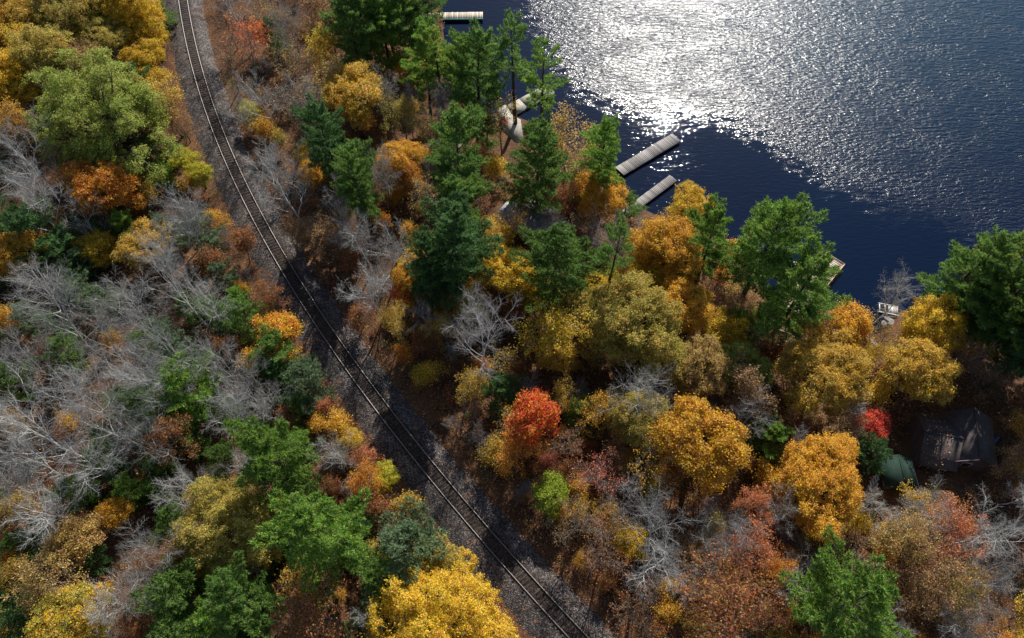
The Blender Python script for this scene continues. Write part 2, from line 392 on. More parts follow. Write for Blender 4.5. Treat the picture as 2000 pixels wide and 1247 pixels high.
setting(obj('distant_ties', far_ties.mesh('distant_ties', [M_TIE]), rw), 'stuff')

# ------------------------------------------------------------------ tree prototypes
def skeleton(r, spec, H):
    """spec: one dict per level; returns segments (P0,P1,R0,R1,level) and the tips of the last level"""
    p = np.zeros((1, 3)); d = np.array([[r.normal(0, .03), r.normal(0, .03), 1.0]]); L = np.array([spec[0]['len'] * H]); R = np.array([spec[0]['r']])
    segs = []; tips = None
    for li, sp in enumerate(spec):
        ns = sp['nseg']; pts = [p]; dirs = [unit(d)]; rad = [R]
        for q in range(ns):
            dd = unit(dirs[-1] + r.normal(0, sp['wander'], p.shape) + np.array([0, 0, sp['up']]))
            p2 = pts[-1] + dd * (L / ns)[:, None]; r2 = R * (1 - (q + 1) / ns * sp.get('taper', .8))
            segs.append((pts[-1], p2, rad[-1], r2, np.full(len(p2), li))); pts.append(p2); dirs.append(dd); rad.append(r2)
        PT = np.stack(pts, 1); DR = np.stack(dirs, 1); RD = np.stack(rad, 1); tips = (PT[:, -1], DR[:, -1], L)
        if li + 1 == len(spec): break
        nx = spec[li + 1]; m = nx['n']; N = len(PT)
        t = nx.get('t0', .25) + (1 - nx.get('t0', .25)) * (np.arange(m)[None, :] + r.uniform(0, 1, (N, m))) / m
        t = np.clip(t, 0, .999); f = t * ns; i0 = f.astype(int); fr = (f - i0)[:, :, None]; ix = np.arange(N)[:, None]
        cp = PT[ix, i0] * (1 - fr) + PT[ix, i0 + 1] * fr; cd = DR[ix, i0 + 1]; cr = RD[ix, i0] * (1 - fr[:, :, 0]) + RD[ix, i0 + 1] * fr[:, :, 0]
        az = (np.arange(m)[None, :] * 2.4 + r.uniform(0, 6.28, (N, 1)) + r.normal(0, .4, (N, m)))
        ref = np.where(np.abs(cd[..., 2:3]) > .9, np.array([1., 0, 0]), np.array([0, 0, 1.])); u = unit(np.cross(cd, ref)); v = np.cross(cd, u)
        an = np.radians(r.normal(nx['ang'], nx.get('angj', 9), (N, m)) - nx.get('close', 0) * t)[..., None]
        nd = cd * np.cos(an) + (u * np.cos(az)[..., None] + v * np.sin(az)[..., None]) * np.sin(an)
        nl = L[:, None] * nx['ratio'] * (1 - nx.get('fall', .45) * t) * r.uniform(.75, 1.2, (N, m))
        p = cp.reshape(-1, 3); d = unit(nd.reshape(-1, 3)); L = nl.ravel(); R = np.minimum(cr.ravel() * nx.get('rr', .62), 9); R = np.maximum(R, nx.get('rmin', .012))
    return [np.concatenate(z) for z in zip(*segs)], tips
def seg_geo(sg, levels, sides):
    g = Geo()
    for lv, k in zip(levels, sides):
        mk = sg[4] == lv
        if mk.any(): V, F = prisms(sg[0][mk], sg[1][mk], sg[2][mk], sg[3][mk], k); g.add(V, F)
    return g
def leaf_quads(r, C, N, size, aspect=.75):
    n = len(C); N = unit(N); ref = unit(r.normal(0, 1, (n, 3))); t = unit(np.cross(N, ref)); b = np.cross(N, t)
    s = (size * r.uniform(.65, 1.25, n))[:, None]
    V = np.stack([C - t * s * .55, C - b * s * .5 * aspect + N * s * .12, C + t * s * .55, C + b * s * .5 * aspect + N * s * .12], 1)
    return V.reshape(-1, 3), np.arange(n * 4).reshape(-1, 4)
PROTO = {}
def finish(kind, trunk_geo, crown_geo, crown_mat, R, hc, H):
    tm = trunk_geo.mesh('trunk', [M_BARK]); cm = crown_geo.mesh('crown', [crown_mat]) if crown_geo else None
    PROTO.setdefault(kind, []).append(dict(trunk=tm, crown=cm, R=R, hc=hc, H=H))

def make_bare(r, kind, H, spreadf=1.0, fine=1.0):
    spec = [dict(len=.62, r=.0088 * H, nseg=6, wander=.07, up=.05, taper=.75),
            dict(n=9, len=0, ratio=.72 * spreadf, ang=52, angj=10, close=22, t0=.38, fall=.35, nseg=6, wander=.13, up=.1, rr=.62, taper=.8),
            dict(n=8, ratio=.5, ang=44, angj=12, t0=.2, fall=.45, nseg=4, wander=.15, up=.06, rr=.46, rmin=.018, taper=.7),
            dict(n=8, ratio=.55, ang=40, angj=12, t0=.12, fall=.4, nseg=3, wander=.13, up=.08, rr=.5, rmin=.010, taper=.6),
            dict(n=int(5 * fine), ratio=.6, ang=40, angj=12, t0=.12, fall=.3, nseg=2, wander=.18, up=.04, rr=.6, rmin=.0068, taper=.5)]
    sg, tips = skeleton(r, spec, H)
    E = sg[1][sg[4] >= 2]; R = float(np.percentile(np.hypot(E[:, 0], E[:, 1]), 93)); top = float(E[:, 2].max()); lo = float(np.percentile(E[:, 2], 5))
    finish(kind, seg_geo(sg, [0, 1, 2], [8, 5, 4]), seg_geo(sg, [3, 4], [3, 3]), M_BARK, R, (top + lo) / 2, top)
for q in range(6): make_bare(np.random.default_rng(100 + q), 'bare', 14 + q * .6, 1.0 + .12 * (q % 3 - 1))
for q in range(3): make_bare(np.random.default_rng(140 + q), 'bare_small', 7.5, 1.1, 1.0)

def make_sparse(r, kind, H, dens, leaf):
    spec = [dict(len=.6, r=.012 * H, nseg=6, wander=.08, up=.05, taper=.75),
            dict(n=10, ratio=.72, ang=52, angj=11, close=22, t0=.35, fall=.35, nseg=5, wander=.14, up=.1, rr=.6, taper=.8),
            dict(n=7, ratio=.52, ang=46, angj=12, t0=.2, fall=.45, nseg=3, wander=.16, up=.05, rr=.5, rmin=.02, taper=.7),
            dict(n=6, ratio=.55, ang=44, angj=12, t0=.15, fall=.4, nseg=2, wander=.17, up=.04, rr=.55, rmin=.013, taper=.6)]
    sg, (tp_, td_, tl_) = skeleton(r, spec, H)
    keep = r.uniform(0, 1, len(tp_)) < dens[0]; tp_ = tp_[keep]; m = dens[1]
    C = np.repeat(tp_, m, 0) + r.normal(0, .26, (len(tp_) * m, 3)); N = r.normal(0, 1, C.shape) * .8 + np.array([0, 0, .7])
    g = Geo(); V, F = leaf_quads(r, C, N, leaf); g.add(V, F)
    R = float(np.percentile(np.hypot(C[:, 0], C[:, 1]), 95)); top = float(C[:, 2].max()); lo = float(np.percentile(C[:, 2], 4))
    finish(kind, seg_geo(sg, [0, 1, 2, 3], [7, 5, 3, 3]), g, M_LEAF, R, (top + lo) / 2, top)
for q in range(5): make_sparse(np.random.default_rng(200 + q), 'sparse', 11.5 + q * .4, (.62 + .06 * q, 15), .17)
for q in range(4): make_sparse(np.random.default_rng(240 + q), 'thin', 11 + q * .5, (.36, 8), .165)
for q in range(3): make_sparse(np.random.default_rng(280 + q), 'thin_small', 5.0, (.7, 9), .14)

def make_leafy(r, kind, R, H, lobes, leaf=.26, per=20):
    base = H - 1.62 * R * .92; ctr = np.array([0, 0, H - .86 * R])
    k = np.arange(lobes) + .5; ph = np.arccos(1 - 1.38 * k / lobes); th = k * 2.39996 + r.uniform(0, 6.28)
    D = np.stack([np.cos(th) * np.sin(ph), np.sin(th) * np.sin(ph), np.cos(ph)], 1); D = unit(D + r.normal(0, .14, D.shape))
    lr = R * 1.62 / math.sqrt(lobes) * r.uniform(.6, 1.3, lobes)
    a3 = th + r.uniform(0, 6.28); shape = 1 + .16 * np.sin(2 * a3) + .13 * np.sin(3 * a3 + 1.3) + .1 * np.sin(5 * a3)
    dist = (R - lr * .8) * r.uniform(.7, 1.1, lobes) * shape
    LC = ctr + D * dist[:, None] * np.array([1, 1, r.uniform(.78, .98)]) + np.array([0, 0, 1.]) * r.normal(0, .09 * R, (lobes, 1))
    ni = max(4, lobes // 4); ia = np.arange(ni) * 2.39996; ir = np.sqrt((np.arange(ni) + .5) / ni) * .72 * R
    LC = np.vstack([LC, ctr + np.stack([np.cos(ia) * ir, np.sin(ia) * ir, np.sqrt(np.maximum(0, 1 - (ir / R) ** 2)) * R * .5 + r.normal(0, .06 * R, ni)], 1)]); lr = np.concatenate([lr, np.full(ni, R * 1.5 / math.sqrt(lobes))])
    C = []; N = []
    for c, q in zip(LC, lr):
        m = max(6, int(4 * math.pi * q * q / .36 * .5)); e = unit(r.normal(0, 1, (m, 3)) + np.array([0, 0, .55]) + unit(c - ctr) * .5)
        sc = c + e * q * r.uniform(.6, 1.18, (m, 1)) * np.array([1, 1, .85])
        lc = np.repeat(sc, per, 0) + r.normal(0, .2, (m * per, 3)) * np.array([1, 1, .7]) * np.repeat(r.uniform(.7, 1.4, (m, 1)), per, 0)
        C.append(lc); N.append(np.repeat(e, per, 0) * .55 + r.normal(0, .62, lc.shape) + np.array([0, 0, .55]))
    C = np.concatenate(C); N = np.concatenate(N); g = Geo(); V, F = leaf_quads(r, C, N, leaf); g.add(V, F)
    t = Geo(); r0 = .022 * H + .03 * R; hub = np.array([0, 0, max(base * .8, H * .28)])
    t.rod((0, 0, -.4), hub, r0, r0 * .7, 8)
    for c, q in zip(LC, lr):
        mid = (hub + c) / 2 + np.array([0, 0, -.08 * R]) + r.normal(0, .1 * R, 3)
        t.rod(hub + (0, 0, r.uniform(0, .2) * R), mid, r0 * .36, r0 * .24, 5).rod(mid, c, r0 * .24, r0 * .08, 4)
        for _ in range(4):
            t.rod(c + (mid - c) * r.uniform(0, .4), c + unit(r.normal(0, 1, 3)) * q * .8, r0 * .09, .012, 3)
    finish(kind, t, g, M_LEAF, R, H - .86 * R, H)
for q in range(3): make_leafy(np.random.default_rng(300 + q), 'leafy_s', 2.4, 6.2, 14, .15, 38)
for q in range(4): make_leafy(np.random.default_rng(320 + q), 'leafy_m', 4.0, 10.5, 26, .165, 42)
for q in range(3): make_leafy(np.random.default_rng(340 + q), 'leafy_l', 6.2, 13.5, 46, .175, 38)
for q in range(2): make_leafy(np.random.default_rng(360 + q), 'leafy_x', 9.2, 16.5, 104, .18, 30)

def make_pine(r, kind, H, R, lo, whorls, per, tuft=8, needle=.36):
    t = Geo(); z = np.linspace(0, H, 9); wx = np.cumsum(r.normal(0, .05, (9, 2)), 0); wx[0] = 0
    rr = np.interp(z, [0, H], [.018 * H + .04, .02])
    for a in range(8): t.rod((wx[a][0], wx[a][1], z[a] - (.4 if a == 0 else 0)), (wx[a + 1][0], wx[a + 1][1], z[a + 1]), rr[a], rr[a + 1], 7)
    BP = []; BD = []
    for w in range(whorls):
        f = (w + r.uniform(-.3, .3)) / (whorls - 1); f = min(max(f, 0), 1); h = H * (lo + (1 - lo) * f) - .15
        prof = np.interp(f, [0, .18, .4, .7, .9, 1], [.55, .92, 1.0, .8, .48, .16])
        c0 = np.array([np.interp(h, z, wx[:, 0]), np.interp(h, z, wx[:, 1]), h]); a0 = r.uniform(0, 6.28)
        for b in range(per):
            if r.uniform() < .17: continue
            a = a0 + b * 2 * math.pi / per + r.normal(0, .3); L = R * prof * r.uniform(.45, 1.32) * (1 + .22 * math.sin(a * 2 + w * .5))
            el = math.radians(np.interp(f, [0, .4, 1], [-10, 6, 46]) + r.normal(0, 9)); hd = np.array([math.cos(a), math.sin(a), 0])
            n = 5; p = c0.copy(); pts = [p]; e = el
            for s_ in range(n):
                e2 = e + (s_ / n) * .28; p = p + (hd * math.cos(e2) + np.array([0, 0, math.sin(e2)])) * L / n; pts.append(p)
            br = max(.018, .011 * L)
            for s_ in range(n): t.rod(pts[s_], pts[s_ + 1], br * (1.15 - s_ / n), br * (1.15 - (s_ + 1) / n) * .9 + .004, 3)
            PT = np.array(pts); side = np.array([-hd[1], hd[0], 0])
            nt = max(3, int(L / .25)); tt = np.linspace(.28 if f < .8 else .1, 1, nt)
            for q, ti in enumerate(tt):
                k = min(int(ti * n), n - 1); fr = ti * n - k; pp = PT[k] * (1 - fr) + PT[k + 1] * fr; dirb = unit(PT[k + 1] - PT[k])
                tl = (.32 + .36 * L * (1.05 - ti)) * r.uniform(.6, 1.2); sg_ = 1 if q % 2 else -1
                td = unit(dirb * .75 + side * sg_ * r.uniform(.6, 1.1) + np.array([0, 0, r.uniform(.0, .35)]))
                m = max(2, int(tl / .27))
                for u_ in range(m): BP.append(pp + td * tl * (u_ + 1) / m); BD.append(td)
            BP.append(PT[-1]); BD.append(unit(PT[-1] - PT[-2]))
    BP.append(np.array([wx[-1][0], wx[-1][1], H])); BD.append(np.array([0, 0, 1.]))
    BP = np.array(BP); BD = np.array(BD); n = len(BP)
    C = np.repeat(BP, tuft, 0) + r.normal(0, .07, (n * tuft, 3)); D = unit(np.repeat(BD, tuft, 0) * .55 + r.normal(0, .55, (n * tuft, 3)) + np.array([0, 0, .32]))
    ln = (needle * r.uniform(.7, 1.25, n * tuft))[:, None]; sd = unit(np.cross(D, r.normal(0, 1, D.shape))) * .052 * (needle / .36)
    V = np.stack([C - sd, C + sd, C + D * ln + sd * .25], 1).reshape(-1, 3); g = Geo(); g.add(V, np.arange(len(C) * 3).reshape(-1, 3))
    finish(kind, t, g, M_NEEDLE, R * .98, H * (lo + 1) / 2 * .97, H)
for q in range(5): make_pine(np.random.default_rng(400 + q), 'pine', 18.0 + q, 4.6, .24 + .04 * q, 15, 6, 12, .4)
for q in range(3): make_pine(np.random.default_rng(420 + q), 'pine_tall', 21.0, 3.4, .5, 9, 5, 11, .4)
for q in range(4): make_pine(np.random.default_rng(440 + q), 'young', 8.0, 2.9, .08, 10, 6, 11, .36)

# ------------------------------------------------------------------ trees, read off the photograph one by one
LEAFC = dict(yellow=(.74, .53, .05), gold=(.72, .44, .055), amber=(.72, .36, .05), orange=(.66, .22, .04), ochre=(.60, .42, .11), olive=(.36, .33, .07), lime=(.42, .50, .06),
             palegreen=(.44, .53, .11), tan=(.50, .31, .15), rust=(.42, .15, .05), brown=(.30, .16, .075), salmon=(.72, .27, .15), red=(.78, .13, .055), crimson=(.72, .04, .06), wine=(.44, .10, .09))
SECOND = dict(yellow='gold', gold='yellow', amber='gold', orange='amber', ochre='gold', olive='ochre', lime='yellow', palegreen='olive', tan='ochre', rust='brown', brown='tan', salmon='rust', red='orange', crimson='red', wine='salmon')
GREEN = dict(pine=(.165, .265, .06), bright=(.225, .35, .065), dark=(.10, .185, .06), grey=(.18, .25, .13), limepine=(.28, .35, .065))
WORD = dict(yellow='bright yellow', gold='golden', amber='amber', orange='orange', ochre='ochre', olive='olive-yellow', lime='lime green', palegreen='pale green', tan='tan', rust='rust-coloured', brown='brown', salmon='salmon-pink',
            red='red', crimson='crimson', wine='dull wine-red', pine='green', bright='bright green', dark='dark green', grey='grey-green', limepine='yellow-green', grey_b='grey')
# kind, colour, crown centre x, y, crown width; optional: second colour, label (a landmark's own), mention (how others refer to it)
T = """
L amber 25 55 120|L olive 150 25 150|L yellow 238 28 130|L yellow 262 62 80|L olive 195 75 120|L yellow 278 112 76|L gold 292 152 62|L olive 105 112 118|L gold 15 148 100|L gold 48 172 80|S gold 316 68 34
Y pine 318 32 34|S brown 215 130 90|S olive 170 132 60|S olive 222 176 70|Y dark 268 172 56|S ochre 322 205 90|S brown 350 235 60|L lime 362 312 50|L lime 388 342 46
S brown 20 225 90|S rust 45 400 90|S ochre 270 378 60|L ochre 60 20 110|S gold 70 85 90|S ochre 300 15 60|L yellow 300 85 50|S amber 20 260 80
B grey 62 292 130|B grey 70 388 130|B grey 322 385 125|B grey 345 402 120|B grey 20 335 110|B grey 380 415 90
T red 470 85 90|T brown 438 110 80|B grey 530 28 110|S brown 640 48 100|Y dark 540 72 46|S brown 572 62 60|T red 508 58 46|L lime 490 222 44|T tan 500 20 90|B grey 450 170 100|T rust 440 30 70
P pine 700 48 120|P bright 748 62 104|P pine 690 92 90|P pine 798 28 100|P pine 752 8 90|P dark 815 25 70|S yellow 635 118 74
L gold 778 128 48|S gold 806 140 56|P bright 830 142 80|Q limepine 856 105 70|P pine 930 172 110|Q pine 1008 100 84|Q bright 1064 160 84|P bright 892 165 70
L ochre 690 190 120|L gold 722 178 70|S tan 648 178 90|S olive 782 232 90|S tan 842 255 90|B grey 592 168 110|T brown 560 205 110|B grey 622 186 90|S brown 660 225 90|B grey 735 150 100|B grey 855 215 80
P dark 648 296 92|P pine 688 345 90|P pine 712 392 70|L gold 600 300 50|L amber 612 338 58|B grey 560 340 140|B grey 520 300 110|B grey 645 385 90|B grey 742 335 80
L amber 785 310 90|S orange 805 352 60|B grey 836 305 70|S rust 856 402 36|P pine 890 345 124|S rust 932 295 70|S gold 970 322 56|P pine 1050 340 120|S tan 1110 262 150
P bright 1176 328 84|L amber 1178 372 100|S ochre 1010 370 60|B grey 1200 440 110|B grey 1262 425 90|L yellow 1348 410 92|S rust 1090 395 70
B grey 742 470 130|B grey 700 442 110|B grey 722 540 120|S amber 797 458 56|L amber 797 540 60|S red 778 572 46|S gold 802 500 56|P dark 885 492 150|P pine 905 440 90|P dark 850 545 90
S brown 560 450 90|S brown 640 480 90|S ochre 962 452 100|L gold 985 530 112|L ochre 965 475 70|S ochre 780 620 80|B pale 945 645 160|S rust 512 578 80|T brown 620 420 100|T rust 700 610 60
Y pine 528 695 80|Y grey 600 745 84|S salmon 640 792 50|Y pine 590 802 50|S rust 565 812 50|Y dark 545 730 60
Y dark 92 468 110|Y dark 58 438 70|L amber 20 492 100|L gold 185 487 66|Y bright 252 446 56|S amber 100 420 80|B grey 160 420 90
B grey 100 600 160|B grey 172 642 150|B grey 332 540 140|B grey 402 562 120|B grey 272 602 130|B grey 60 682 130|B grey 352 655 150|B grey 232 705 150|B grey 120 762 180|B grey 62 825 180|B grey 172 800 150
B grey 300 735 130|B grey 420 702 110|B grey 482 762 130|B grey 452 825 130|B grey 210 540 130|B grey 40 545 130|Y grey 440 542 50|Y pine 480 622 74|Y bright 412 602 50|Y bright 370 760 112|Y pine 285 790 84|Y pine 432 792 56
S rust 92 692 70|S rust 440 672 46|S amber 492 692 56|Y grey 60 625 60|Y grey 350 690 80|S rust 470 480 60|S rust 420 500 60
B grey 42 885 160|B grey 132 872 150|B grey 72 962 150|B grey 250 852 140|B grey 352 932 130|B grey 402 992 120|B grey 250 1042 170|B grey 250 1140 130|L amber 220 1005 62|L tan 142 1060 100|S tan 105 1125 150
Y pine 310 912 56|Y pine 190 896 60|Y pine 45 1062 60|Y dark 30 1222 100|S tan 1140 308 80|S rust 1120 392 66|Y bright 1130 350 60|T tan 1212 388 60|S ochre 1062 288 70|Y pine 1222 402 46|S brown 1455 588 70|Y bright 1436 628 60|S tan 1478 610 56|Y pine 950 262 46|S brown 850 45 60|Y pine 842 12 50|S tan 872 120 50|L olive 1120 600 90|L gold 1180 560 80|L ochre 1080 690 80|S olive 1180 690 100|S olive 900 590 80|S ochre 870 650 80|S gold 840 720 60|S ochre 910 740 80|T ochre 980 690 90|Y pine 130 690 60|Y grey 200 590 60|Y pine 20 740 70|Y grey 310 650 60|Y pine 150 960 70|Y pine 430 890 50|Y grey 400 460 60|Y pine 370 600 50|Y bright 250 960 60|L olive 445 1040 180|L olive 455 985 100|L ochre 390 1075 100|Y pine 345 1165 120|Y pine 350 1235 110|P pine 485 1172 125|Y bright 430 1215 100|S rust 330 870 90|S rust 260 1200 90
P bright 545 910 136|P bright 642 1045 172|Y grey 805 1070 122|Y pine 742 1132 100|B tan 650 872 110|L gold 678 860 50|S orange 715 960 84|S salmon 720 888 56|S rust 738 1005 60|L olive 545 1015 90|L olive 850 1100 100|S rust 640 1205 190|S ochre 570 1140 90|Y pine 590 970 70
S orange 1022 890 100|Y dark 985 772 74|Y pine 1132 810 66|S ochre 1150 992 64|L olive 1250 825 115|B grey 1300 1010 180|B grey 1400 985 130|B grey 1270 1085 150
L gold 1232 1058 64|S salmon 1462 1078 140|S rust 1430 1185 210|B grey 1452 1042 110|Y bright 1502 860 78|S ochre 1100 765 80
P pine 1095 522 142|Q pine 1205 480 80|L amber 1300 500 130|L gold 1262 545 84|L orange 1325 480 80|P bright 1385 490 96|P bright 1478 525 150|P bright 1550 588 142
L gold 1035 560 80|S gold 1082 642 140|L olive 1165 605 100|L olive 1232 640 180|L amber 1332 600 115|L gold 1405 640 84|L yellow 1425 675 60|L olive 1290 700 110|B grey 1250 725 150|L tan 1368 730 112|L palegreen 1450 722 104|S brown 1462 772 110|B grey 1450 805 100
S amber 1160 780 100|L amber 1652 640 84|L ochre 1605 740 172|S gold 1545 700 60|L gold 1820 645 115|L ochre 1795 725 130|B grey 1755 575 100|S gold 1690 690 70
P pine 1858 565 120|P pine 1958 602 140|P bright 2000 630 150|P pine 1905 585 115|P limepine 1962 545 130|P dark 2012 690 120|P pine 2040 600 150
Y dark 1700 882 66|L amber 1612 945 178|P bright 1662 1165 190|S salmon 1850 1040 130|B grey 1850 990 110|B grey 1962 1015 180|S brown 1822 1112 130|S tan 1782 1075 110|S olive 1842 1172 110|B grey 1962 1132 140|B grey 1932 1205 130|B grey 1550 1000 100
S brown 1985 885 90|S yellow 1522 960 64|S salmon 1482 1000 90|S rust 1560 820 90|S brown 1640 830 80|B grey 1400 1100 110|S ochre 1530 880 70|S amber 1490 930 60
T brown 1440 600 80|T brown 1500 660 70|S tan 1440 560 60|T tan 1290 450 80|B grey 1320 455 80|T brown 1150 440 80|T brown 1240 470 80|Y pine 1475 640 60|T rust 1640 600 60|S brown 1530 610 60|T rust 1120 860 90|S brown 1200 880 80|B grey 1230 960 110|S rust 1330 930 80|S rust 1500 1220 110|B grey 1560 1160 90|S brown 1340 1080 90|T rust 1180 1080 120|T rust 1250 1190 130|T brown 1120 1030 100|S wine 1080 900 50
"""
LAND = [  # kind, colour, x, y, w, label, mention, second colour
 ('X', 'palegreen', 212, 250, 280, 'huge pale green oak with a broad lobed dome above the bare trees', 'the huge pale green oak', 'olive'),
 ('L', 'orange', 188, 366, 132, 'rounded orange tree tucked under the huge pale green oak', 'the rounded orange tree', 'amber'),
 ('L', 'gold', 285, 476, 104, 'flat-topped golden umbrella-shaped tree with pale branches showing', 'the flat-topped golden tree', 'ochre'),
 ('L', 'yellow', 541, 645, 92, 'glowing yellow-orange maple sapling leaning over the railway ballast', 'the glowing trackside maple', 'orange'),
 ('L', 'red', 1042, 815, 112, 'tall scarlet red maple standing alone in the dark wood', 'the scarlet maple', 'orange'),
 ('L', 'crimson', 1705, 828, 68, 'small vivid crimson maple beside the green-roofed shed', 'the small crimson maple', 'red'),
 ('L', 'amber', 1372, 872, 182, 'large glowing amber-gold maple with a broad rounded crown', 'the glowing amber maple', 'gold'),
 ('X', 'yellow', 878, 1255, 322, 'huge bright yellow maple at the bottom edge beside the railway', 'the huge yellow maple', 'gold'),
 ('L', 'lime', 1075, 968, 84, 'lime green small tree in the dark hollow right of the rails', 'the lime green small tree', 'lime'),
 ('T', 'wine', 1172, 925, 120, 'thin wine-red maple with bare twigs showing', 'the wine-red maple', 'salmon'),
 ('D', 'pale', 1338, 1158, 70, 'small bleached white dead tree with short forked limbs', 'the bleached dead tree', None),
 ('L', 'yellow', 755, 930, 58, 'small lemon-yellow sapling at the edge of the ballast', 'the lemon-yellow sapling', 'lime'),
 ('L', 'olive', 140, 1218, 165, 'rounded yellow-olive tree at the bottom left corner', 'the bottom-left yellow tree', 'gold'),
]
MENTION = [(x, y, m) for (_, _, x, y, _, _, m, _) in LAND] + [
 (1265, 302, 'the long grey dock'), (1285, 370, 'the short grey dock'), (900, 32, 'the pale teal-edged dock'), (1045, 425, 'the grey-roofed cabin'), (1590, 550, 'the pale plank pier'),
 (1870, 860, 'the dark brown house'), (1760, 925, 'the green-roofed shed'), (1733, 604, 'the small white raft'), (803, 644, 'the pale fallen log'), (1530, 682, 'the fire pit'),
 (1030, 205, 'the concrete pier'), (395, 168, 'the upper track'), (603, 588, 'the middle track'), (909, 997, 'the lower track')]
KMAP = dict(U='thin_small', V='bare_small', L='leafy', X='leafy', S='sparse', T='thin', B='bare', D='bare_small', P='pine', Q='pine_tall', Y='young')
NAME = dict(U='autumn_shrub', V='bare_shrub', L='autumn_tree', X='autumn_tree', S='autumn_tree', T='autumn_tree', B='bare_tree', D='dead_tree', P='pine_tree', Q='pine_tree', Y='young_pine')
PHRASE = dict(U='leafy shrub', V='leafless shrub', L='dense leafy tree', X='dense leafy tree', S='loose leafy tree', T='thinly leaved tree', B='leafless tree', D='dead tree', P='pine', Q='slender tall pine', Y='young pine')
GROUP = dict(U='autumn shrubs of the understorey', V='leafless shrubs of the understorey', L='autumn leafy trees of the wood', X='autumn leafy trees of the wood', S='autumn leafy trees of the wood', T='autumn leafy trees of the wood', B='leafless grey trees of the wood', D='leafless grey trees of the wood', P='tall pines of the wood', Q='tall pines of the wood', Y='young pines of the wood')
CAT = dict(U='shrub', V='shrub', L='tree', X='tree', S='tree', T='tree', B='tree', D='tree', P='pine', Q='pine', Y='young pine')
BARK = dict(U=(.16, .14, .125), V=(.27, .25, .24), L=(.11, .09, .075), X=(.1, .085, .07), S=(.17, .15, .135), T=(.2, .185, .175), B=(.38, .372, .352), D=(.62, .6, .58), P=(.07, .055, .045), Q=(.075, .06, .05), Y=(.09, .07, .05))
M_BARKGREY = plain('grey_bark', (.4, .38, .36), .85)
PLACED = []
def choose(kind, R):
    if kind in 'LX':
        key = 'leafy_s' if R < 3.1 else 'leafy_m' if R < 4.9 else 'leafy_l' if R < 7.4 else 'leafy_x'
    elif kind in 'ST' and R < 2.4: key = 'thin_small'
    elif kind == 'B' and R < 2.6: key = 'bare_small'
    else: key = KMAP[kind]
    return key
def put_tree(kind, color, px, py, w, label=None, second=None, fill=False, tall=1.0):
    p = ground_at(px, py); hc = 6.0
    for _ in range(5):
        _, _, dep = project(p + np.array([0, 0, hc])); R = .5 * w * dep / FPX
        key = choose(kind, R); pr = PROTO[key][0]; sc = R / pr['R']; hc = pr['hc'] * sc * tall
        if kind in 'PQ': sc = max(sc, .55); hc = pr['hc'] * (.45 * sc + .55)
        p = ground_at(px, py, hc); p = np.array([p[0], p[1], gz1(p[0], p[1])])
    pr = PROTO[key][rng.integers(len(PROTO[key]))]; sc = R / pr['R']
    zs = sc * tall * rng.uniform(.92, 1.08) if kind not in 'PQ' else (.45 * sc + .55) * rng.uniform(.95, 1.05)
    e = rng.uniform(.9, 1.12); PLACED.append(dict(kind=kind, color=color, px=px, py=py, w=w, label=label, second=second, p=p, R=R, pr=pr, sc=(sc * e, sc / e, zs), fill=fill))
for kind, color, x, y, w, label, mention, second in LAND: put_tree(kind, color, x, y, w * .92, label, second, tall=1.6 if 'scarlet' in label else .8 if 'flat-topped' in label or 'huge bright' in label else 1.0)
for rec in T.replace('\n', '|').split('|'):
    q = rec.split()
    if q: put_tree(q[0], q[1], float(q[2]), float(q[3]), float(q[4]) * (1.0 if q[0] == 'B' else 1.08 if q[0] in 'ST' else 1.02 if q[0] == 'L' else 1.0 if q[0] in 'PQ' else 1.1))

# the gaps between them: smaller trees of the same wood, kept clear of track, shore, buildings and of the crowns above
KEEP_OFF = [(1875, 875, 130), (1760, 935, 78), (1045, 425, 65), (1535, 670, 60), (1010, 235, 55), (905, 275, 40), (800, 650, 40), (1590, 550, 80)]
def fill(n, tries, seed):
    r = np.random.default_rng(seed); done = 0
    for _ in range(tries):
        if done >= n: break
        px, py = r.uniform(-110, 2110), r.uniform(-90, 1330); g = ground_at(px, py)
        sd = float(sdq(g[:1], g[1:2])[0]); td = float(track_dist(g[0], g[1]))
        if sd < 1.2 or abs(td) < 6.2: continue
        if any(math.hypot(px - a, py - b) < c for a, b, c in KEEP_OFF): continue
        left = td < 0; u = r.uniform()
        if left and 260 < py < 1000:   kind, color = ('B', 'grey') if u < .22 else ('T', r.choice(['rust', 'brown', 'tan', 'amber'])) if u < .55 else ('Y', r.choice(['grey', 'pine', 'bright']))
        elif left and py <= 260:       kind, color = ('S', r.choice(['ochre', 'brown', 'olive', 'amber'])) if u < .75 else ('B', 'grey')
        elif left:                     kind, color = ('S', r.choice(['rust', 'ochre', 'brown'])) if u < .4 else ('Y', r.choice(['pine', 'dark'])) if u < .7 else ('B', 'grey')
        elif px < 900 and py < 700:    kind, color = ('B', 'grey') if u < .45 else ('T', r.choice(['brown', 'rust', 'tan', 'brown']))
        else:                          kind, color = ('T', r.choice(['rust', 'amber', 'ochre', 'brown'])) if u < .42 else ('S', r.choice(['rust', 'ochre', 'amber', 'gold', 'orange'])) if u < .76 else ('B', 'grey')
        w = r.uniform(60, 125) if kind != 'Y' else r.uniform(40, 70)
        cx, cy = px, py - r.uniform(25, 55) * (.5 if kind == 'Y' else 1)
        if any(math.hypot(cx - t['px'], cy - t['py']) < (.25 if not t['fill'] else .27) * (w + t['w']) for t in PLACED): continue
        put_tree(kind, str(color), cx, cy, w, fill=True); done += 1
    return done
N_FILL = fill(240, 6000, 5)
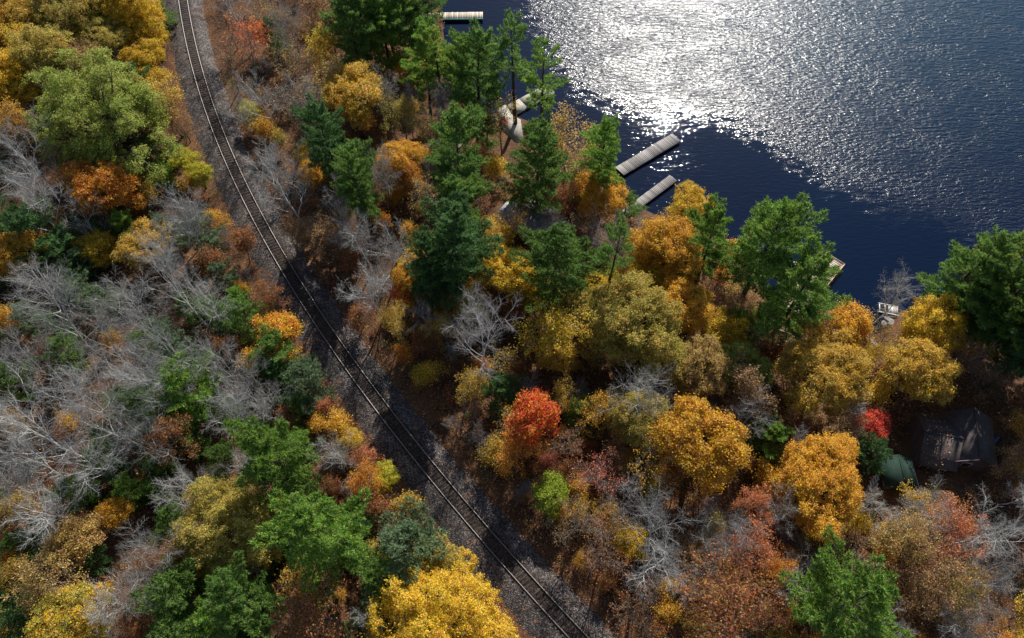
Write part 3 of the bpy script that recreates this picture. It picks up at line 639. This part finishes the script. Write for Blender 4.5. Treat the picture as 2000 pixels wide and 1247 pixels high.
def brush(n, tries, seed):                               # low brush, thickest along the track
    r = np.random.default_rng(seed); done = 0
    for _ in range(tries):
        if done >= n: break
        px, py = r.uniform(-60, 2060), r.uniform(-40, 1300); g = ground_at(px, py); td = float(track_dist(g[0], g[1])); sd = float(sdq(g[:1], g[1:2])[0])
        if sd < 1 or abs(td) < 5.3 or any(math.hypot(px - a, py - b) < c for a, b, c in KEEP_OFF): continue
        if not (-9 < td < 26) and r.uniform() < .75: continue
        w = r.uniform(30, 62); cy_ = py - w * .32
        if any(math.hypot(px - a, cy_ - b) < c for a, b, c in KEEP_OFF): continue
        if any(math.hypot(px - t['px'], cy_ - t['py']) < (.32 if t['w'] < 70 else .2) * (w + t['w']) for t in PLACED): continue
        put_tree('V' if r.uniform() < .3 else 'U', str(r.choice(['rust', 'brown', 'ochre', 'amber', 'amber', 'orange', 'rust', 'olive'])), px, cy_, w, fill=True); done += 1
brush(200, 9000, 9)

# labels: what it looks like and where it stands next to something one can find
def relation(t):
    best = sorted((math.hypot(t['px'] - x, (t['py'] - y)), x, y, m) for x, y, m in MENTION)
    d, x, y, m = best[0] if best[0][0] > 1 else best[1]
    a = math.degrees(math.atan2(-(t['py'] - y), t['px'] - x)) % 360
    rel = ['right of', 'upper right of', 'above', 'upper left of', 'left of', 'lower left of', 'below', 'lower right of'][int((a + 22.5) // 45) % 8]
    return rel, m, d
keys = {}
for t in PLACED:
    if t['label']: continue
    rel, m, d = relation(t); size = '' if t['kind'] in 'UV' else 'small ' if t['R'] < 2.6 else 'big ' if t['R'] > 5.6 else ''
    word = 'grey' if t['kind'] in 'BV' else WORD[t['color']]
    if t['color'] == 'pale': word = 'pale silvery'
    if t['color'] == 'tan' and t['kind'] == 'B': word = 'brownish'
    t['base'] = f"{size}{word} {PHRASE[t['kind']]} {rel} {m}"; t['d'] = d
    keys.setdefault(t['base'], []).append(t)
ORD = ['', 'second', 'third', 'fourth', 'fifth', 'sixth', 'seventh', 'eighth', 'ninth', 'tenth', 'eleventh', 'twelfth']
for base, ts in keys.items():
    ts.sort(key=lambda t: t['d'])
    for k, t in enumerate(ts):
        t['label'] = base if len(ts) == 1 else base + (', nearest one' if k == 0 else f', {ORD[k]} nearest')
def plant(t):
    k = t['kind']; o = thing(NAME[k], t['label'], CAT[k], t['p'] - np.array([0, 0, .1]), rng.uniform(0, 6.28), GROUP[k])
    o.scale = t['sc']; o.rotation_euler = (rng.normal(0, .03), rng.normal(0, .03), rng.uniform(0, 6.28))
    v = rng.uniform(.85, 1.18) if k not in 'BV' else rng.uniform(.72, 1.3); b = BARK[k]
    if t['color'] == 'pale': b = (.55, .53, .51)
    tr = obj('trunk', t['pr']['trunk'], o); tr.color = (*[min(1, c * v * (1.4 if k == 'B' else 1)) for c in b], 1)
    cr = obj('crown', t['pr']['crown'], o)
    if k in 'BDV': cr.color = (*[min(1, c * v * .8) for c in b], 1)
    elif k in 'PQY':
        j = rng.uniform(.85, 1.2); cr.color = (*[c * j for c in GREEN[t['color']]], 1)
    else:
        a = LEAFC[t['color']]; s2 = LEAFC[t['second'] or SECOND[t['color']]]; j = rng.uniform(.9, 1.12)
        cr.color = (*[min(.9, c * j) for c in a], 1); cr['leaf_b'] = [min(.9, c * j) for c in s2]
for t in PLACED: plant(t)

# ------------------------------------------------------------------ undergrowth and fallen leaves (nobody could count them)
def floor_points(n, r, tmin=4.4, smin=.8):
    out = []
    while len(out) < n:
        px = r.uniform(-120, 2120, n); py = r.uniform(-110, 1340, n)
        D = FW + RT * ((px - 1000) / FPX)[:, None] + UP * ((623.5 - py) / FPX)[:, None]; z = np.full(n, -2.0)
        for _ in range(6):
            Pq = CP + D * ((z - CAM_H) / D[:, 2])[:, None]; z = .5 * z + .5 * gzq(Pq[:, 0], Pq[:, 1])
        ok = (sdq(Pq[:, 0], Pq[:, 1]) > smin) & (np.abs(track_dist(Pq[:, 0], Pq[:, 1])) > tmin)
        for a, b, c in KEEP_OFF[:2] + KEEP_OFF[4:5]: ok &= np.hypot(px - a, py - b) > c * .62
        out.extend(Pq[ok])
    P = np.array(out[:n]); P[:, 2] = gzq(P[:, 0], P[:, 1]); return P
r = np.random.default_rng(77)
LIT = np.array([(.42, .22, .09), (.34, .15, .05), (.25, .11, .05), (.5, .32, .16), (.46, .2, .05), (.2, .1, .055), (.5, .36, .24), (.38, .1, .05)])
P = floor_points(80000, r, 2.3); N = r.normal(0, .35, P.shape) + np.array([0, 0, 1.]); V, F = leaf_quads(r, P + np.array([0, 0, .06]), N, .19)
setting(obj('fallen_leaves', mesh_np('fallen_leaves', V, [F], [M_TONE], colors=LIT[r.integers(len(LIT), size=len(P))] * r.uniform(.6, 1.1, (len(P), 1)))), 'stuff', 'brown and tan fallen leaves covering the forest floor', 'leaves')
SHR = np.array([(.36, .15, .05), (.28, .13, .05), (.44, .26, .07), (.2, .19, .05), (.1, .15, .04), (.46, .2, .05), (.3, .22, .1), (.4, .12, .06)])
P = floor_points(2600, r, 4.3, 1.2); g = Geo(); tones = []; tw_ = Geo()
for p in P:
    m = r.integers(35, 90); s_ = r.uniform(.4, 1.15); c = SHR[r.integers(len(SHR))]
    e = unit(r.normal(0, 1, (m, 3)) + np.array([0, 0, .5])); C = p + e * np.array([s_, s_, s_ * .8]) * r.uniform(.5, 1.1, (m, 1)) + np.array([0, 0, s_ * .75])
    V, F = leaf_quads(r, C, e + r.normal(0, .5, e.shape), .17); g.add(V, F); tones.append(np.repeat(c[None] * r.uniform(.7, 1.15), m, 0))
    k = 12; e = unit(r.normal(0, .6, (k, 3)) + np.array([0, 0, 1.])); V, F = prisms(np.repeat(p[None], k, 0), p + e * s_ * 1.9, np.full(k, .022), np.full(k, .008), 3); tw_.add(V, F)
setting(obj('undergrowth', g.mesh('undergrowth', [M_TONE], colors=np.vstack(tones))), 'stuff', 'low mixed brown and green shrubs across the forest floor', 'undergrowth')
tg = plain('twig', (.2, .17, .15), .85); setting(obj('undergrowth_twigs', tw_.mesh('undergrowth_twigs', [tg])), 'stuff', 'thin brown twigs of low shrubs on the forest floor', 'undergrowth')
# ------------------------------------------------------------------ docks and piers
WZ = LAKE_Z
def dock(name, label, near, far, ztop, mat, pitch=.3, frame=M_FRAMEWOOD, posts=True, cat='dock', sag=0.0):
    a = [at_z(x, y, ztop) for x, y in near]; b = [at_z(x, y, ztop) for x, y in far]
    A = (a[0] + a[1]) / 2; B = (b[0] + b[1]) / 2; L = float(np.hypot(*(B - A)[:2])); rz = math.atan2(B[1] - A[1], B[0] - A[0])
    nrm_ = np.array([-math.sin(rz), math.cos(rz)]); W = .5 * (abs((a[0] - a[1])[:2] @ nrm_) + abs((b[0] - b[1])[:2] @ nrm_))
    t = thing(name, label, cat, A, rz)
    n = int(L / pitch); me = Geo().box((0, 0, 0), (pitch * .93, W, .05)).mesh('plank', [mat])
    for k in range(n):
        x = (k + .5) * L / n; dz = sag * math.sin(math.pi * x / L * 2)
        o = obj('plank', me, t, (x, random.gauss(0, .015), dz + random.gauss(0, .006)), random.gauss(0, .004))
    for s_ in (-1, 0, 1): obj('stringer', Geo().box((L / 2, s_ * (W / 2 - .09), -.155), (L - .04, .09, .24)).mesh('stringer', [frame]), t)
    if posts:
        pm = Geo().rod((0, 0, -3.4), (0, 0, -.03), .08, .08, 8).mesh('post', [frame])
        for k in range(int(L / 3) + 1):
            for s_ in (-1, 1): obj('post', pm, t, (.25 + k * (L - .5) / max(1, int(L / 3)), s_ * (W / 2 - .24), 0))
    return t, L, W
dock('dock', 'long weathered grey plank dock reaching out over the dark water', [(1200, 327), (1219, 343)], [(1313, 262), (1330, 275)], WZ + .5, M_WOODGREY, .27, sag=-.05)
dock('dock', 'narrow weathered grey plank dock with its foot behind bare twigs', [(1206, 417), (1223, 428)], [(1307, 344), (1323, 352)], WZ + .5, M_WOODGREY, .27)
tdock, L_, W_ = dock('dock', 'pale sun-bleached dock with a teal edge at the top of the lake', [(836, 25), (836, 39)], [(943, 24), (943, 37)], WZ + .5, M_WOODPALE, .3)
M_TEAL = plain('teal_paint', (.12, .38, .34), .6, .2)
obj('edge_board', Geo().box((L_ / 2, -W_ / 2 - .04, .0), (L_ + .1, .08, .16)).mesh('edge_board', [M_TEAL]), tdock)
tp_, L_, W_ = dock('pier', 'broad pale plank pier with a new timber rim beside two tall pines', [(1520, 592), (1568, 616)], [(1604, 492), (1650, 515)], WZ + .75, M_WOODPALE, .3)
M_RIM = plain('new_timber', (.55, .36, .22), .7, .15)
obj('rim_board', Geo().box((L_ + .05, 0, .0), (.1, W_ + .2, .2)).mesh('rim_board', [M_RIM]), tp_)
for s_ in (-1, 1): obj('rim_board', Geo().box((L_ / 2, s_ * (W_ / 2 + .05), .0), (L_, .1, .2)).mesh('rim_board', [M_RIM]), tp_)
dock('pier', 'smaller pale plank landing half hidden under the pine left of the broad pier', [(1500, 500), (1512, 528)], [(1556, 512), (1562, 540)], WZ + .72, M_WOODPALE, .3)

cz = WZ + .62
pts = [at_z(x, y, cz) for x, y in [(992, 205), (1001, 224), (1083, 178), (1057, 170)]]
cp_ = np.mean(pts, 0); cp_[2] = WZ
cpier = thing('concrete_pier', 'pale concrete pier slab running out past a thin dark pine trunk', 'pier', cp_)
for f0, f1 in ((0, .33), (.336, .66), (.666, 1)):
    q = [pts[0] * (1 - f0) + pts[3] * f0, pts[1] * (1 - f0) + pts[2] * f0, pts[1] * (1 - f1) + pts[2] * f1, pts[0] * (1 - f1) + pts[3] * f1]
    obj('slab', Geo().slab([v - cp_ for v in q], 1.7).mesh('slab', [M_CONC]), cpier)
pz = WZ + .66
pp = [at_z(x, y, pz) for x, y in [(972, 212), (988, 204), (999, 224), (1017, 234), (1023, 278), (1007, 278), (984, 256)]]
path = setting(obj('path', Geo().slab(pp[::-1], 1.2).mesh('path', [M_CONC])))
pp = [ground_at(x, y, .1) for x, y in [(897, 272), (907, 273), (905, 288), (899, 304), (890, 304), (893, 288)]]
setting(obj('footpath', Geo().slab(pp[::-1], .6).mesh('footpath', [plain('sandy_soil', (.48, .4, .29), .95, .2)])))

# wooden garden gate with rails either side
g0 = ground_at(898, 272); gate = thing('garden_gate', 'low wooden slatted gate with sloping handrails above the sandy footpath', 'gate', g0)
sl = Geo().box((0, 0, .52), (.1, .03, .9)).mesh('slat', [M_FENCE])
for k in range(8): obj('slat', sl, gate, (-.46 + k * .13, 0, 0))
obj('top_rail', Geo().box((0, 0, 1.0), (1.15, .1, .07)).mesh('top_rail', [M_WOODPALE]), gate)
pm = Geo().box((0, 0, .55), (.1, .1, 1.3)).mesh('post', [M_FENCE])
for x in (-.6, .6, -1.9, 1.9): obj('post', pm, gate, (x, -.02 if abs(x) < 1 else -.5, 0 if abs(x) < 1 else -.2))
for s_ in (-1, 1): obj('handrail', Geo().rod((s_ * .6, 0, 1.05), (s_ * 1.9, -.5, .95), .045, .045, 5).mesh('handrail', [M_WOODPALE]), gate)
lp = ground_at(915, 271); lamp = thing('lantern_post', 'thin dark post with a dark lantern head beside the wooden gate', 'lamp post', lp)
M_DARK = plain('dark_metal', (.03, .028, .027), .5, .2)
obj('post', Geo().rod((0, 0, -.2), (0, 0, 1.9), .05, .04, 6).mesh('post', [M_DARK]), lamp)
obj('lantern', Geo().box((0, 0, 2.02), (.24, .24, .24)).box((0, 0, 2.18), (.34, .34, .06)).mesh('lantern', [M_DARK]), lamp)

# ------------------------------------------------------------------ buildings
def roof_material(name, c):
    m = Mat(name); co = m.coord(); n = m.noise(1.2, 6, .65, co)
    br = m.new('ShaderNodeTexBrick'); m.link(co, br.inputs['Vector']); br.inputs['Scale'].default_value = 3.0
    br.inputs['Color1'].default_value = (*c, 1); br.inputs['Color2'].default_value = (*[q * .7 for q in c], 1); br.inputs['Mortar'].default_value = (*[q * .35 for q in c], 1); br.inputs['Mortar Size'].default_value = .012
    col = m.mix(1.0, br.outputs[0], m.ramp(n.outputs['Fac'], [(.3, (.6, .58, .55)), (.7, (1.15, 1.12, 1.1))]), 'MULTIPLY')
    m.base(col, .85, .25); m.bump(br.outputs['Fac'], .4, .02); return m.m
def siding(name, c):
    m = Mat(name); w = m.new('ShaderNodeTexWave'); w.inputs['Scale'].default_value = 2.4; w.inputs['Distortion'].default_value = .15; m.link(m.coord(), w.inputs['Vector'])
    n = m.noise(1.0, 4); col = m.ramp(w.outputs['Fac'], [(0, tuple(q * .4 for q in c)), (.12, c), (1, c)])
    m.base(m.mix(1.0, col, m.ramp(n.outputs['Fac'], [(.3, (.7, .7, .7)), (.7, (1.2, 1.15, 1.1))]), 'MULTIPLY'), .8, .25); return m.m
M_ROOFBROWN = roof_material('brown_shingle', (.12, .1, .098)); M_ROOFGREY = roof_material('grey_shingle', (.36, .36, .38)); M_ROOFGREEN = roof_material('green_roofing', (.022, .055, .04))
M_SIDE = siding('dark_brown_siding', (.1, .07, .065)); M_SIDE2 = siding('brown_siding', (.12, .09, .07)); M_TRIM = plain('pale_trim', (.5, .5, .48), .6, .1)
M_GLASS = Mat('window_glass').base((.02, .025, .03), .08, .5).m; M_BLUE = plain('blue_paint', (.05, .13, .42), .5, .15); M_WHITE = plain('white_paint', (.75, .74, .72), .6, .08)
def tri_wall(p, t, axis):                                 # a thin upright triangle
    v = np.zeros(3); v[axis] = t; return Geo().add_tri(p, v)
def gable(parent, u0, u1, v0, v1, eave, ridge, along, mr, mw, over=.35, name='roof', rl=.5, thick=.14, eave2=None):
    """walls and two roof slopes; along='u': the ridge runs along u; rl: where across the width the ridge sits"""
    e2 = eave if eave2 is None else eave2
    def P(a, c, z): return (a, c, z) if along == 'u' else (c, a, z)
    a0, a1, c0, c1 = (u0, u1, v0, v1) if along == 'u' else (v0, v1, u0, u1); cm = c0 + (c1 - c0) * rl
    g = Geo(); ring = [(c0, -1.2), (c1, -1.2), (c1, e2), (cm, ridge), (c0, eave)]
    V = [P(a0, c, z) for c, z in ring] + [P(a1, c, z) for c, z in ring]
    g.add(V, [[0, 1, 2, 3, 4]], [[9, 8, 7, 6, 5]], [[i, (i + 1) % 5, 5 + (i + 1) % 5, 5 + i] for i in (0, 1, 4)])
    obj('wall', g.mesh('wall', [mw]), parent)
    for c, e in ((c0, eave), (c1, e2)):
        sgn = -1 if c < cm else 1; sl_ = (ridge - e) / abs(c - cm); ce = c + sgn * over; ze = e - sl_ * over + .05
        gq = Geo().slab([P(a0 - over, cm, ridge + .05), P(a1 + over, cm, ridge + .05), P(a1 + over, ce, ze), P(a0 - over, ce, ze)], thick)
        obj(name, gq.mesh(name, [mr]), parent)
    obj('ridge_cap', Geo().rod(P(a0 - over, cm, ridge + .05), P(a1 + over, cm, ridge + .05), .07, .07, 6).mesh('ridge_cap', [mr]), parent)
def window(parent, c, w, h, along='u', sgn=-1):
    d = (w, .06, h) if along == 'u' else (.06, w, h); f = obj('window', Geo().box(c, d).mesh('window', [M_TRIM]), parent)
    off = np.array((0, sgn * .022, 0) if along == 'u' else (sgn * .022, 0, 0)); d2 = (w - .16, .04, h - .16) if along == 'u' else (.04, w - .16, h - .16)
    obj('pane', Geo().box(np.array(c) + off, d2).mesh('pane', [M_GLASS]), f)
hp = ground_at(1852, 853, 4.6); hp[2] -= 4.6
house = thing('house', 'dark brown house with crossing shingled gable roofs under the trees', 'house', hp, math.radians(-12))
gable(house, -2.3, 1.4, -3.0, 3.2, 2.7, 4.6, 'u', M_ROOFBROWN, M_SIDE, name='roof')
gable(house, .9, 6.0, -1.9, 4.0, 2.3, 5.0, 'v', M_ROOFBROWN, M_SIDE, name='roof', rl=.46, eave2=3.1)
window(house, (-1.5, -3.03, 1.4), 1.0, .9); window(house, (.6, -3.03, 1.3), .8, .8); window(house, (3.2, -1.93, 2.0), 1.0, 1.1)
obj('door', Geo().box((-.35, -3.03, .95), (.85, .06, 1.95)).mesh('door', [plain('dark_door', (.06, .05, .05), .6)]), house)
obj('fascia', Geo().rod((.15, -2.35, 2.0), (3.25, -2.35, 4.9), .075, .075, 4).mesh('fascia', [plain('purple_brown_trim', (.2, .15, .17), .7)]), house)
ch = thing('railing', 'short white railing at the end of the dark brown house', 'railing', ground_at(1801, 884))
for k in range(3): obj('baluster', Geo().box((0, k * .75, .5), (.06, .06, 1.1)).mesh('baluster', [M_WHITE]), ch)
for z in (.55, 1.02): obj('rail', Geo().box((0, .75, z), (.05, 1.6, .06)).mesh('rail', [M_WHITE]), ch)
bp_ = ground_at(1926, 884); bl = thing('blue_plank', 'long narrow blue board propped up beside the dark brown house', 'board', bp_)
obj('board', Geo().rod((0, 0, .05), (.75, 1.2, 2.1), .13, .11, 4).mesh('board', [M_BLUE]), bl)
obj('support', Geo().rod((.72, 1.15, -.4), (.72, 1.15, 2.0), .05, .05, 5).mesh('support', [M_BLUE]), bl)
fr = thing('window_frame', 'empty pale window frame lying beside the dark brown house', 'frame', ground_at(1866, 902, .1))
for a in ((0, .4, 0, 1.1, .1), (0, -.4, 0, 1.1, .1), (.5, 0, 0, .1, .7), (-.5, 0, 0, .1, .7)): obj('frame_bar', Geo().box((a[0], a[1], .0), (a[3], a[4], .08)).mesh('frame_bar', [M_TRIM]), fr)

def roof_leaves(parent, n, u0, u1, v0, v1, zf, seed):      # leaves blown onto a roof
    r = np.random.default_rng(seed); C = np.stack([r.uniform(u0, u1, n), r.uniform(v0, v1, n), np.zeros(n)], 1); C[:, 2] = [zf(a, b) + .09 for a, b in C[:, :2]]
    V, F = leaf_quads(r, C, r.normal(0, .3, C.shape) + np.array([0, 0, 1.]), .2)
    setting(obj('fallen_leaves', mesh_np('fallen_leaves', V, [F], [M_TONE], colors=LIT[r.integers(len(LIT), size=n)] * 1.1), parent), 'stuff')
roof_leaves(house, 130, -2.4, .6, -3.1, 3.1, lambda u, v: 4.6 - abs(v - .1) / 3.1 * 1.9 + .05, 3)
sp_ = ground_at(1760, 918, 2.8); sp_[2] -= 2.8
shed = thing('shed', 'small shed with a green gable roof and white steps on its side', 'shed', sp_, math.radians(-3))
gable(shed, -1.6, 1.7, -1.6, 1.6, 2.1, 2.9, 'v', M_ROOFGREEN, M_SIDE2, over=.25, name='roof')
obj('door', Geo().box((.1, -1.63, .9), (.9, .06, 1.9)).mesh('door', [M_SIDE]), shed)
window(shed, (-1.05, -1.63, 1.3), .6, .6)
st_ = thing('stairs', 'narrow white steps with a handrail beside the green-roofed shed', 'stairs', sp_ + np.array([-2.3, -.6, -.3]))
for k in range(5): obj('tread', Geo().box((-.3 * (2 - k) * .8, -.22 * (2 - k), .2 * k + .1), (.26, .8, .05)).mesh('tread', [M_WHITE]), st_)
for s_ in (-1, 1): obj('stringer', Geo().rod((-.55, -.48 + s_ * .36, .0), (.55, .5 + s_ * .36, .95), .035, .035, 4).mesh('stringer', [M_WHITE]), st_)
obj('handrail', Geo().rod((-.55, -.1, 1.0), (.55, .86, 1.9), .03, .03, 5).mesh('handrail', [M_WHITE]), st_)
fn = thing('fence', 'thin pale bent fence rail standing right of the green-roofed shed', 'fence', sp_ + np.array([2.6, 0, -.2]))
for y in (-2.2, -1.1, 0, 1.1): obj('post', Geo().box((0, y, .5), (.07, .07, 1.3)).mesh('post', [M_TRIM]), fn)
obj('rail', Geo().rod((0, -2.25, 1.1), (0, 1.15, 1.1), .04, .04, 5).mesh('rail', [M_TRIM]), fn); obj('rail', Geo().rod((0, 1.1, 1.1), (-.9, 1.9, 1.25), .04, .04, 5).mesh('rail', [M_TRIM]), fn)

cb = ground_at(1047, 424, 3.4); cb[2] -= 3.4
cabin = thing('cabin', 'lakeside cabin with a leaf-strewn grey shingle roof between pines', 'cabin', cb, math.radians(-44))
gable(cabin, -4.2, 4.2, -2.9, 2.9, 2.3, 3.6, 'u', M_ROOFGREY, M_SIDE2, over=.4, name='roof')
roof_leaves(cabin, 420, -4.2, 4.2, -3.0, 3.0, lambda u, v: 3.65 - abs(v) / 2.9 * 1.3, 4)
obj('chimney', Geo().box((1.6, .9, 3.6), (.6, .6, 1.5)).mesh('chimney', [plain('brick_red', (.25, .12, .09), .9)]), cabin)
window(cabin, (-1.5, -2.93, 1.2), 1.1, .9); window(cabin, (1.5, -2.93, 1.2), 1.1, .9)
an = ground_at(997, 411, 2.3); an[2] -= 2.3
annex = thing('lean_to_shed', 'small pale grey flat roof corner peeking out left of the lakeside cabin', 'shed', an, math.radians(-40))
obj('wall', Geo().box((0, 0, .6), (2.3, 1.7, 3.0)).mesh('wall', [M_SIDE2]), annex)
obj('roof', Geo().slab([(-1.4, -1.1, 2.25), (1.4, -1.1, 2.25), (1.4, 1.1, 2.45), (-1.4, 1.1, 2.45)], .12).mesh('roof', [plain('pale_roofing', (.5, .5, .52), .6, .2, 2)]), annex)

# ------------------------------------------------------------------ small things at the water and in the clearings
M_RED = plain('red_plastic', (.6, .05, .07), .45, .1); M_YEL = plain('yellow_plastic', (.65, .5, .04), .45, .1); M_STONE = plain('pale_stone', (.27, .25, .23), .9, .45, 4); M_GREYP = plain('grey_cover', (.35, .33, .34), .8)
def chair(label, p, mat, rz):
    c = thing('garden_chair', label, 'chair', p, rz)
    obj('seat', Geo().box((0, 0, .4), (.66, .62, .05)).mesh('seat', [mat]), c)
    M_ = Matrix.Rotation(math.radians(-22), 3, 'X')
    for k in range(4): obj('back_slat', Geo().box((-.24 + k * .16, .42, .8), (.13, .04, .85), M=M_).mesh('back_slat', [mat]), c)
    for s_ in (-1, 1):
        obj('armrest', Geo().box((s_ * .38, .0, .6), (.12, .75, .04)).mesh('armrest', [mat]), c)
        for y in (-.28, .28): obj('leg', Geo().box((s_ * .34, y, .28), (.07, .07, .6)).mesh('leg', [mat]), c)
chair('red slatted garden chair facing the fire pit in the clearing', ground_at(1531, 687), M_RED, 0.15)
chair('yellow slatted garden chair by the pine trunk next to the fire pit', ground_at(1513, 675), M_YEL, 1.2)
chair('red garden chair on the concrete path by the pier', np.array([*at_z(986, 243, pz)[:2], pz]), M_RED, .5)
fp = ground_at(1528, 674); pit = thing('fire_pit', 'round stone fire pit with charred middle behind the red chair', 'fire pit', fp)
for k in range(11):
    a = k * 2 * math.pi / 11; obj('stone', Geo().box((math.cos(a) * .62, math.sin(a) * .62, .12), (.3 + .05 * (k % 3), .22, .3), a + math.pi / 2).mesh('stone', [M_STONE]), pit)
obj('ash_bed', Geo().slab([(math.cos(k * .785) * .5, math.sin(k * .785) * .5, .06) for k in range(8)], .3).mesh('ash_bed', [plain('char', (.02, .018, .017), .95)]), pit)
def boulder(label, p, s_, seed):
    r = np.random.default_rng(seed); import bmesh
    bm = bmesh.new(); bmesh.ops.create_icosphere(bm, subdivisions=2, radius=1.0)
    for v in bm.verts: v.co *= 1 + .34 * math.sin(v.co.x * 3 + seed) * math.cos(v.co.y * 2.6 + seed * .7) + r.normal(0, .09)
    me = bpy.data.meshes.new('boulder'); bm.to_mesh(me); bm.free(); me.materials.append(M_STONE)
    return tag(obj('boulder', me, None, p, r.uniform(0, 6), s_), label, 'boulder', 'pale boulders')
boulder('pale boulder just right of the red chair by the fire pit', ground_at(1546, 684), (.6, .45, .3), 1)
boulder('pale boulder between the fire pit and the leaf pile', ground_at(1549, 673), (.45, .4, .25), 2)
for k, (x, y, s_) in enumerate([(1690, 664, 1.1), (1702, 668, .9), (1680, 661, .8), (1737, 628, .8), (1727, 632, .6)]):
    q = ground_at(x, y); boulder(['flat grey shore boulder below the small cove, biggest one', 'grey shore boulder right of the biggest flat one', 'grey shore boulder left of the biggest flat one', 'grey boulder just below the small white raft', 'small grey boulder left of the one below the raft'][k], q, (s_, s_ * .7, s_ * .35), 10 + k)
def timber(label, a, b, w=.28):
    A = ground_at(*a, .12); B = ground_at(*b, .12); d = B - A; L = float(np.linalg.norm(d))
    t = thing('landscape_timber', label, 'timber', A, 0, 'timbers edging the clearing')
    obj('beam', Geo().rod((0, 0, .05), d + np.array([0, 0, .05]), w * .6, w * .6, 4).mesh('beam', [M_WOODPALE]), t)
    obj('stake', Geo().box(d * .5 + np.array([.0, -.2, .0]), (.1, .1, .6)).mesh('stake', [M_FENCE]), t)
timber('pale landscape timber above the fire pit clearing, nearer the trunk', (1520, 645), (1546, 655)); timber('thin pale timber above the fire pit clearing, farther from the trunk', (1550, 658), (1568, 664), .2)
timber('thin weathered timber below the yellow chair', (1505, 697), (1530, 706), .18)
tb = np.array([*at_z(964, 240, pz)[:2], WZ + .5]); tbl = thing('covered_table', 'low table with a pale cloth cover at the edge of the concrete path', 'table', tb, .3)
obj('table_top', Geo().box((0, 0, .75), (1.3, .8, .06)).mesh('table_top', [M_GREYP]), tbl)
for x in (-.55, .55):
    for y in (-.32, .32): obj('leg', Geo().box((x, y, .35), (.07, .07, .75)).mesh('leg', [M_DARK]), tbl)
co_ = np.array([*at_z(982, 235, pz)[:2], pz]); cool = thing('cooler', 'pale blue cooler box with dark lid beside the red chair on the path', 'cooler', co_, .4)
obj('body', Geo().box((0, 0, .24), (.75, .5, .44)).mesh('body', [plain('pale_blue_plastic', (.4, .55, .7), .5)]), cool); obj('lid', Geo().box((0, 0, .5), (.8, .55, .08)).mesh('lid', [M_DARK]), cool)
rp = at_z(1733, 605, WZ + .25); raft = thing('raft', 'small white slatted swimming raft with dark gaps moored at the cove', 'raft', rp, math.radians(-14))
for k, (x, w, m_) in enumerate([(-1.1, .14, M_WHITE), (-.35, .2, M_WHITE), (.25, .3, M_WHITE), (.62, .34, M_WHITE), (.98, .3, M_WOODPALE), (1.3, .24, M_WOODPALE)]): obj('plank', Geo().box((x, 0, .1), (w, 1.35, .06)).mesh('plank', [m_]), raft)
for s_ in (-1, 1): obj('side_board', Geo().box((.1, s_ * .72, .1), (2.7, .12, .12)).mesh('side_board', [M_WHITE]), raft)
for s_ in (-1, 1): obj('float', Geo().rod((-1.1, s_ * .45, -.12), (1.3, s_ * .45, -.12), .16, .16, 8).mesh('float', [M_DARK]), raft)
lg0 = ground_at(791, 654, .3); lg1 = ground_at(815, 634, .5); log = thing('fallen_log', 'pale barkless fallen log lying in the leaves right of the track', 'log', lg0)
d_ = lg1 - lg0; n_ = 6; pts_ = [d_ * k / n_ + np.array([0, 0, .04 * math.sin(k)]) for k in range(n_ + 1)]; lgeo = Geo()
for k in range(n_): lgeo.rod(pts_[k], pts_[k + 1], .36 - .02 * k, .34 - .02 * k, 8)
obj('stem', lgeo.mesh('stem', [wood_material('bare_log', (.42, .38, .34), (.68, .63, .57), 6, 0)]), log)
for k, e in enumerate([(-2.2, 1.6, 1.0), (-2.6, .3, .6), (-1.6, -.5, .5), (-1.4, 2.4, 1.6)]): obj('branch', Geo().rod((0, 0, 0), e, .07, .02, 5).mesh('branch', [M_BARKGREY]), log)
for k, (a, b, lab) in enumerate([((1062, 836), (1150, 868), 'long thin bare pole leaning right of the scarlet maple'), ((655, 537), (680, 570), 'thin pale fallen stick on the dark bank right of the track'), ((1095, 850), (1130, 880), 'short bare stick fallen below the long leaning pole')]):
    A = ground_at(*a, .5); B = ground_at(*b, .2); t = tag(obj('fallen_branch', Geo().rod((0, 0, 0), (B - A) * .5 + np.array([0, 0, .15]), .08, .06, 6).rod((B - A) * .5 + np.array([0, 0, .15]), B - A, .06, .03, 6).mesh('fallen_branch', [M_BARKGREY]), None, A), lab, 'branch', 'fallen branches')
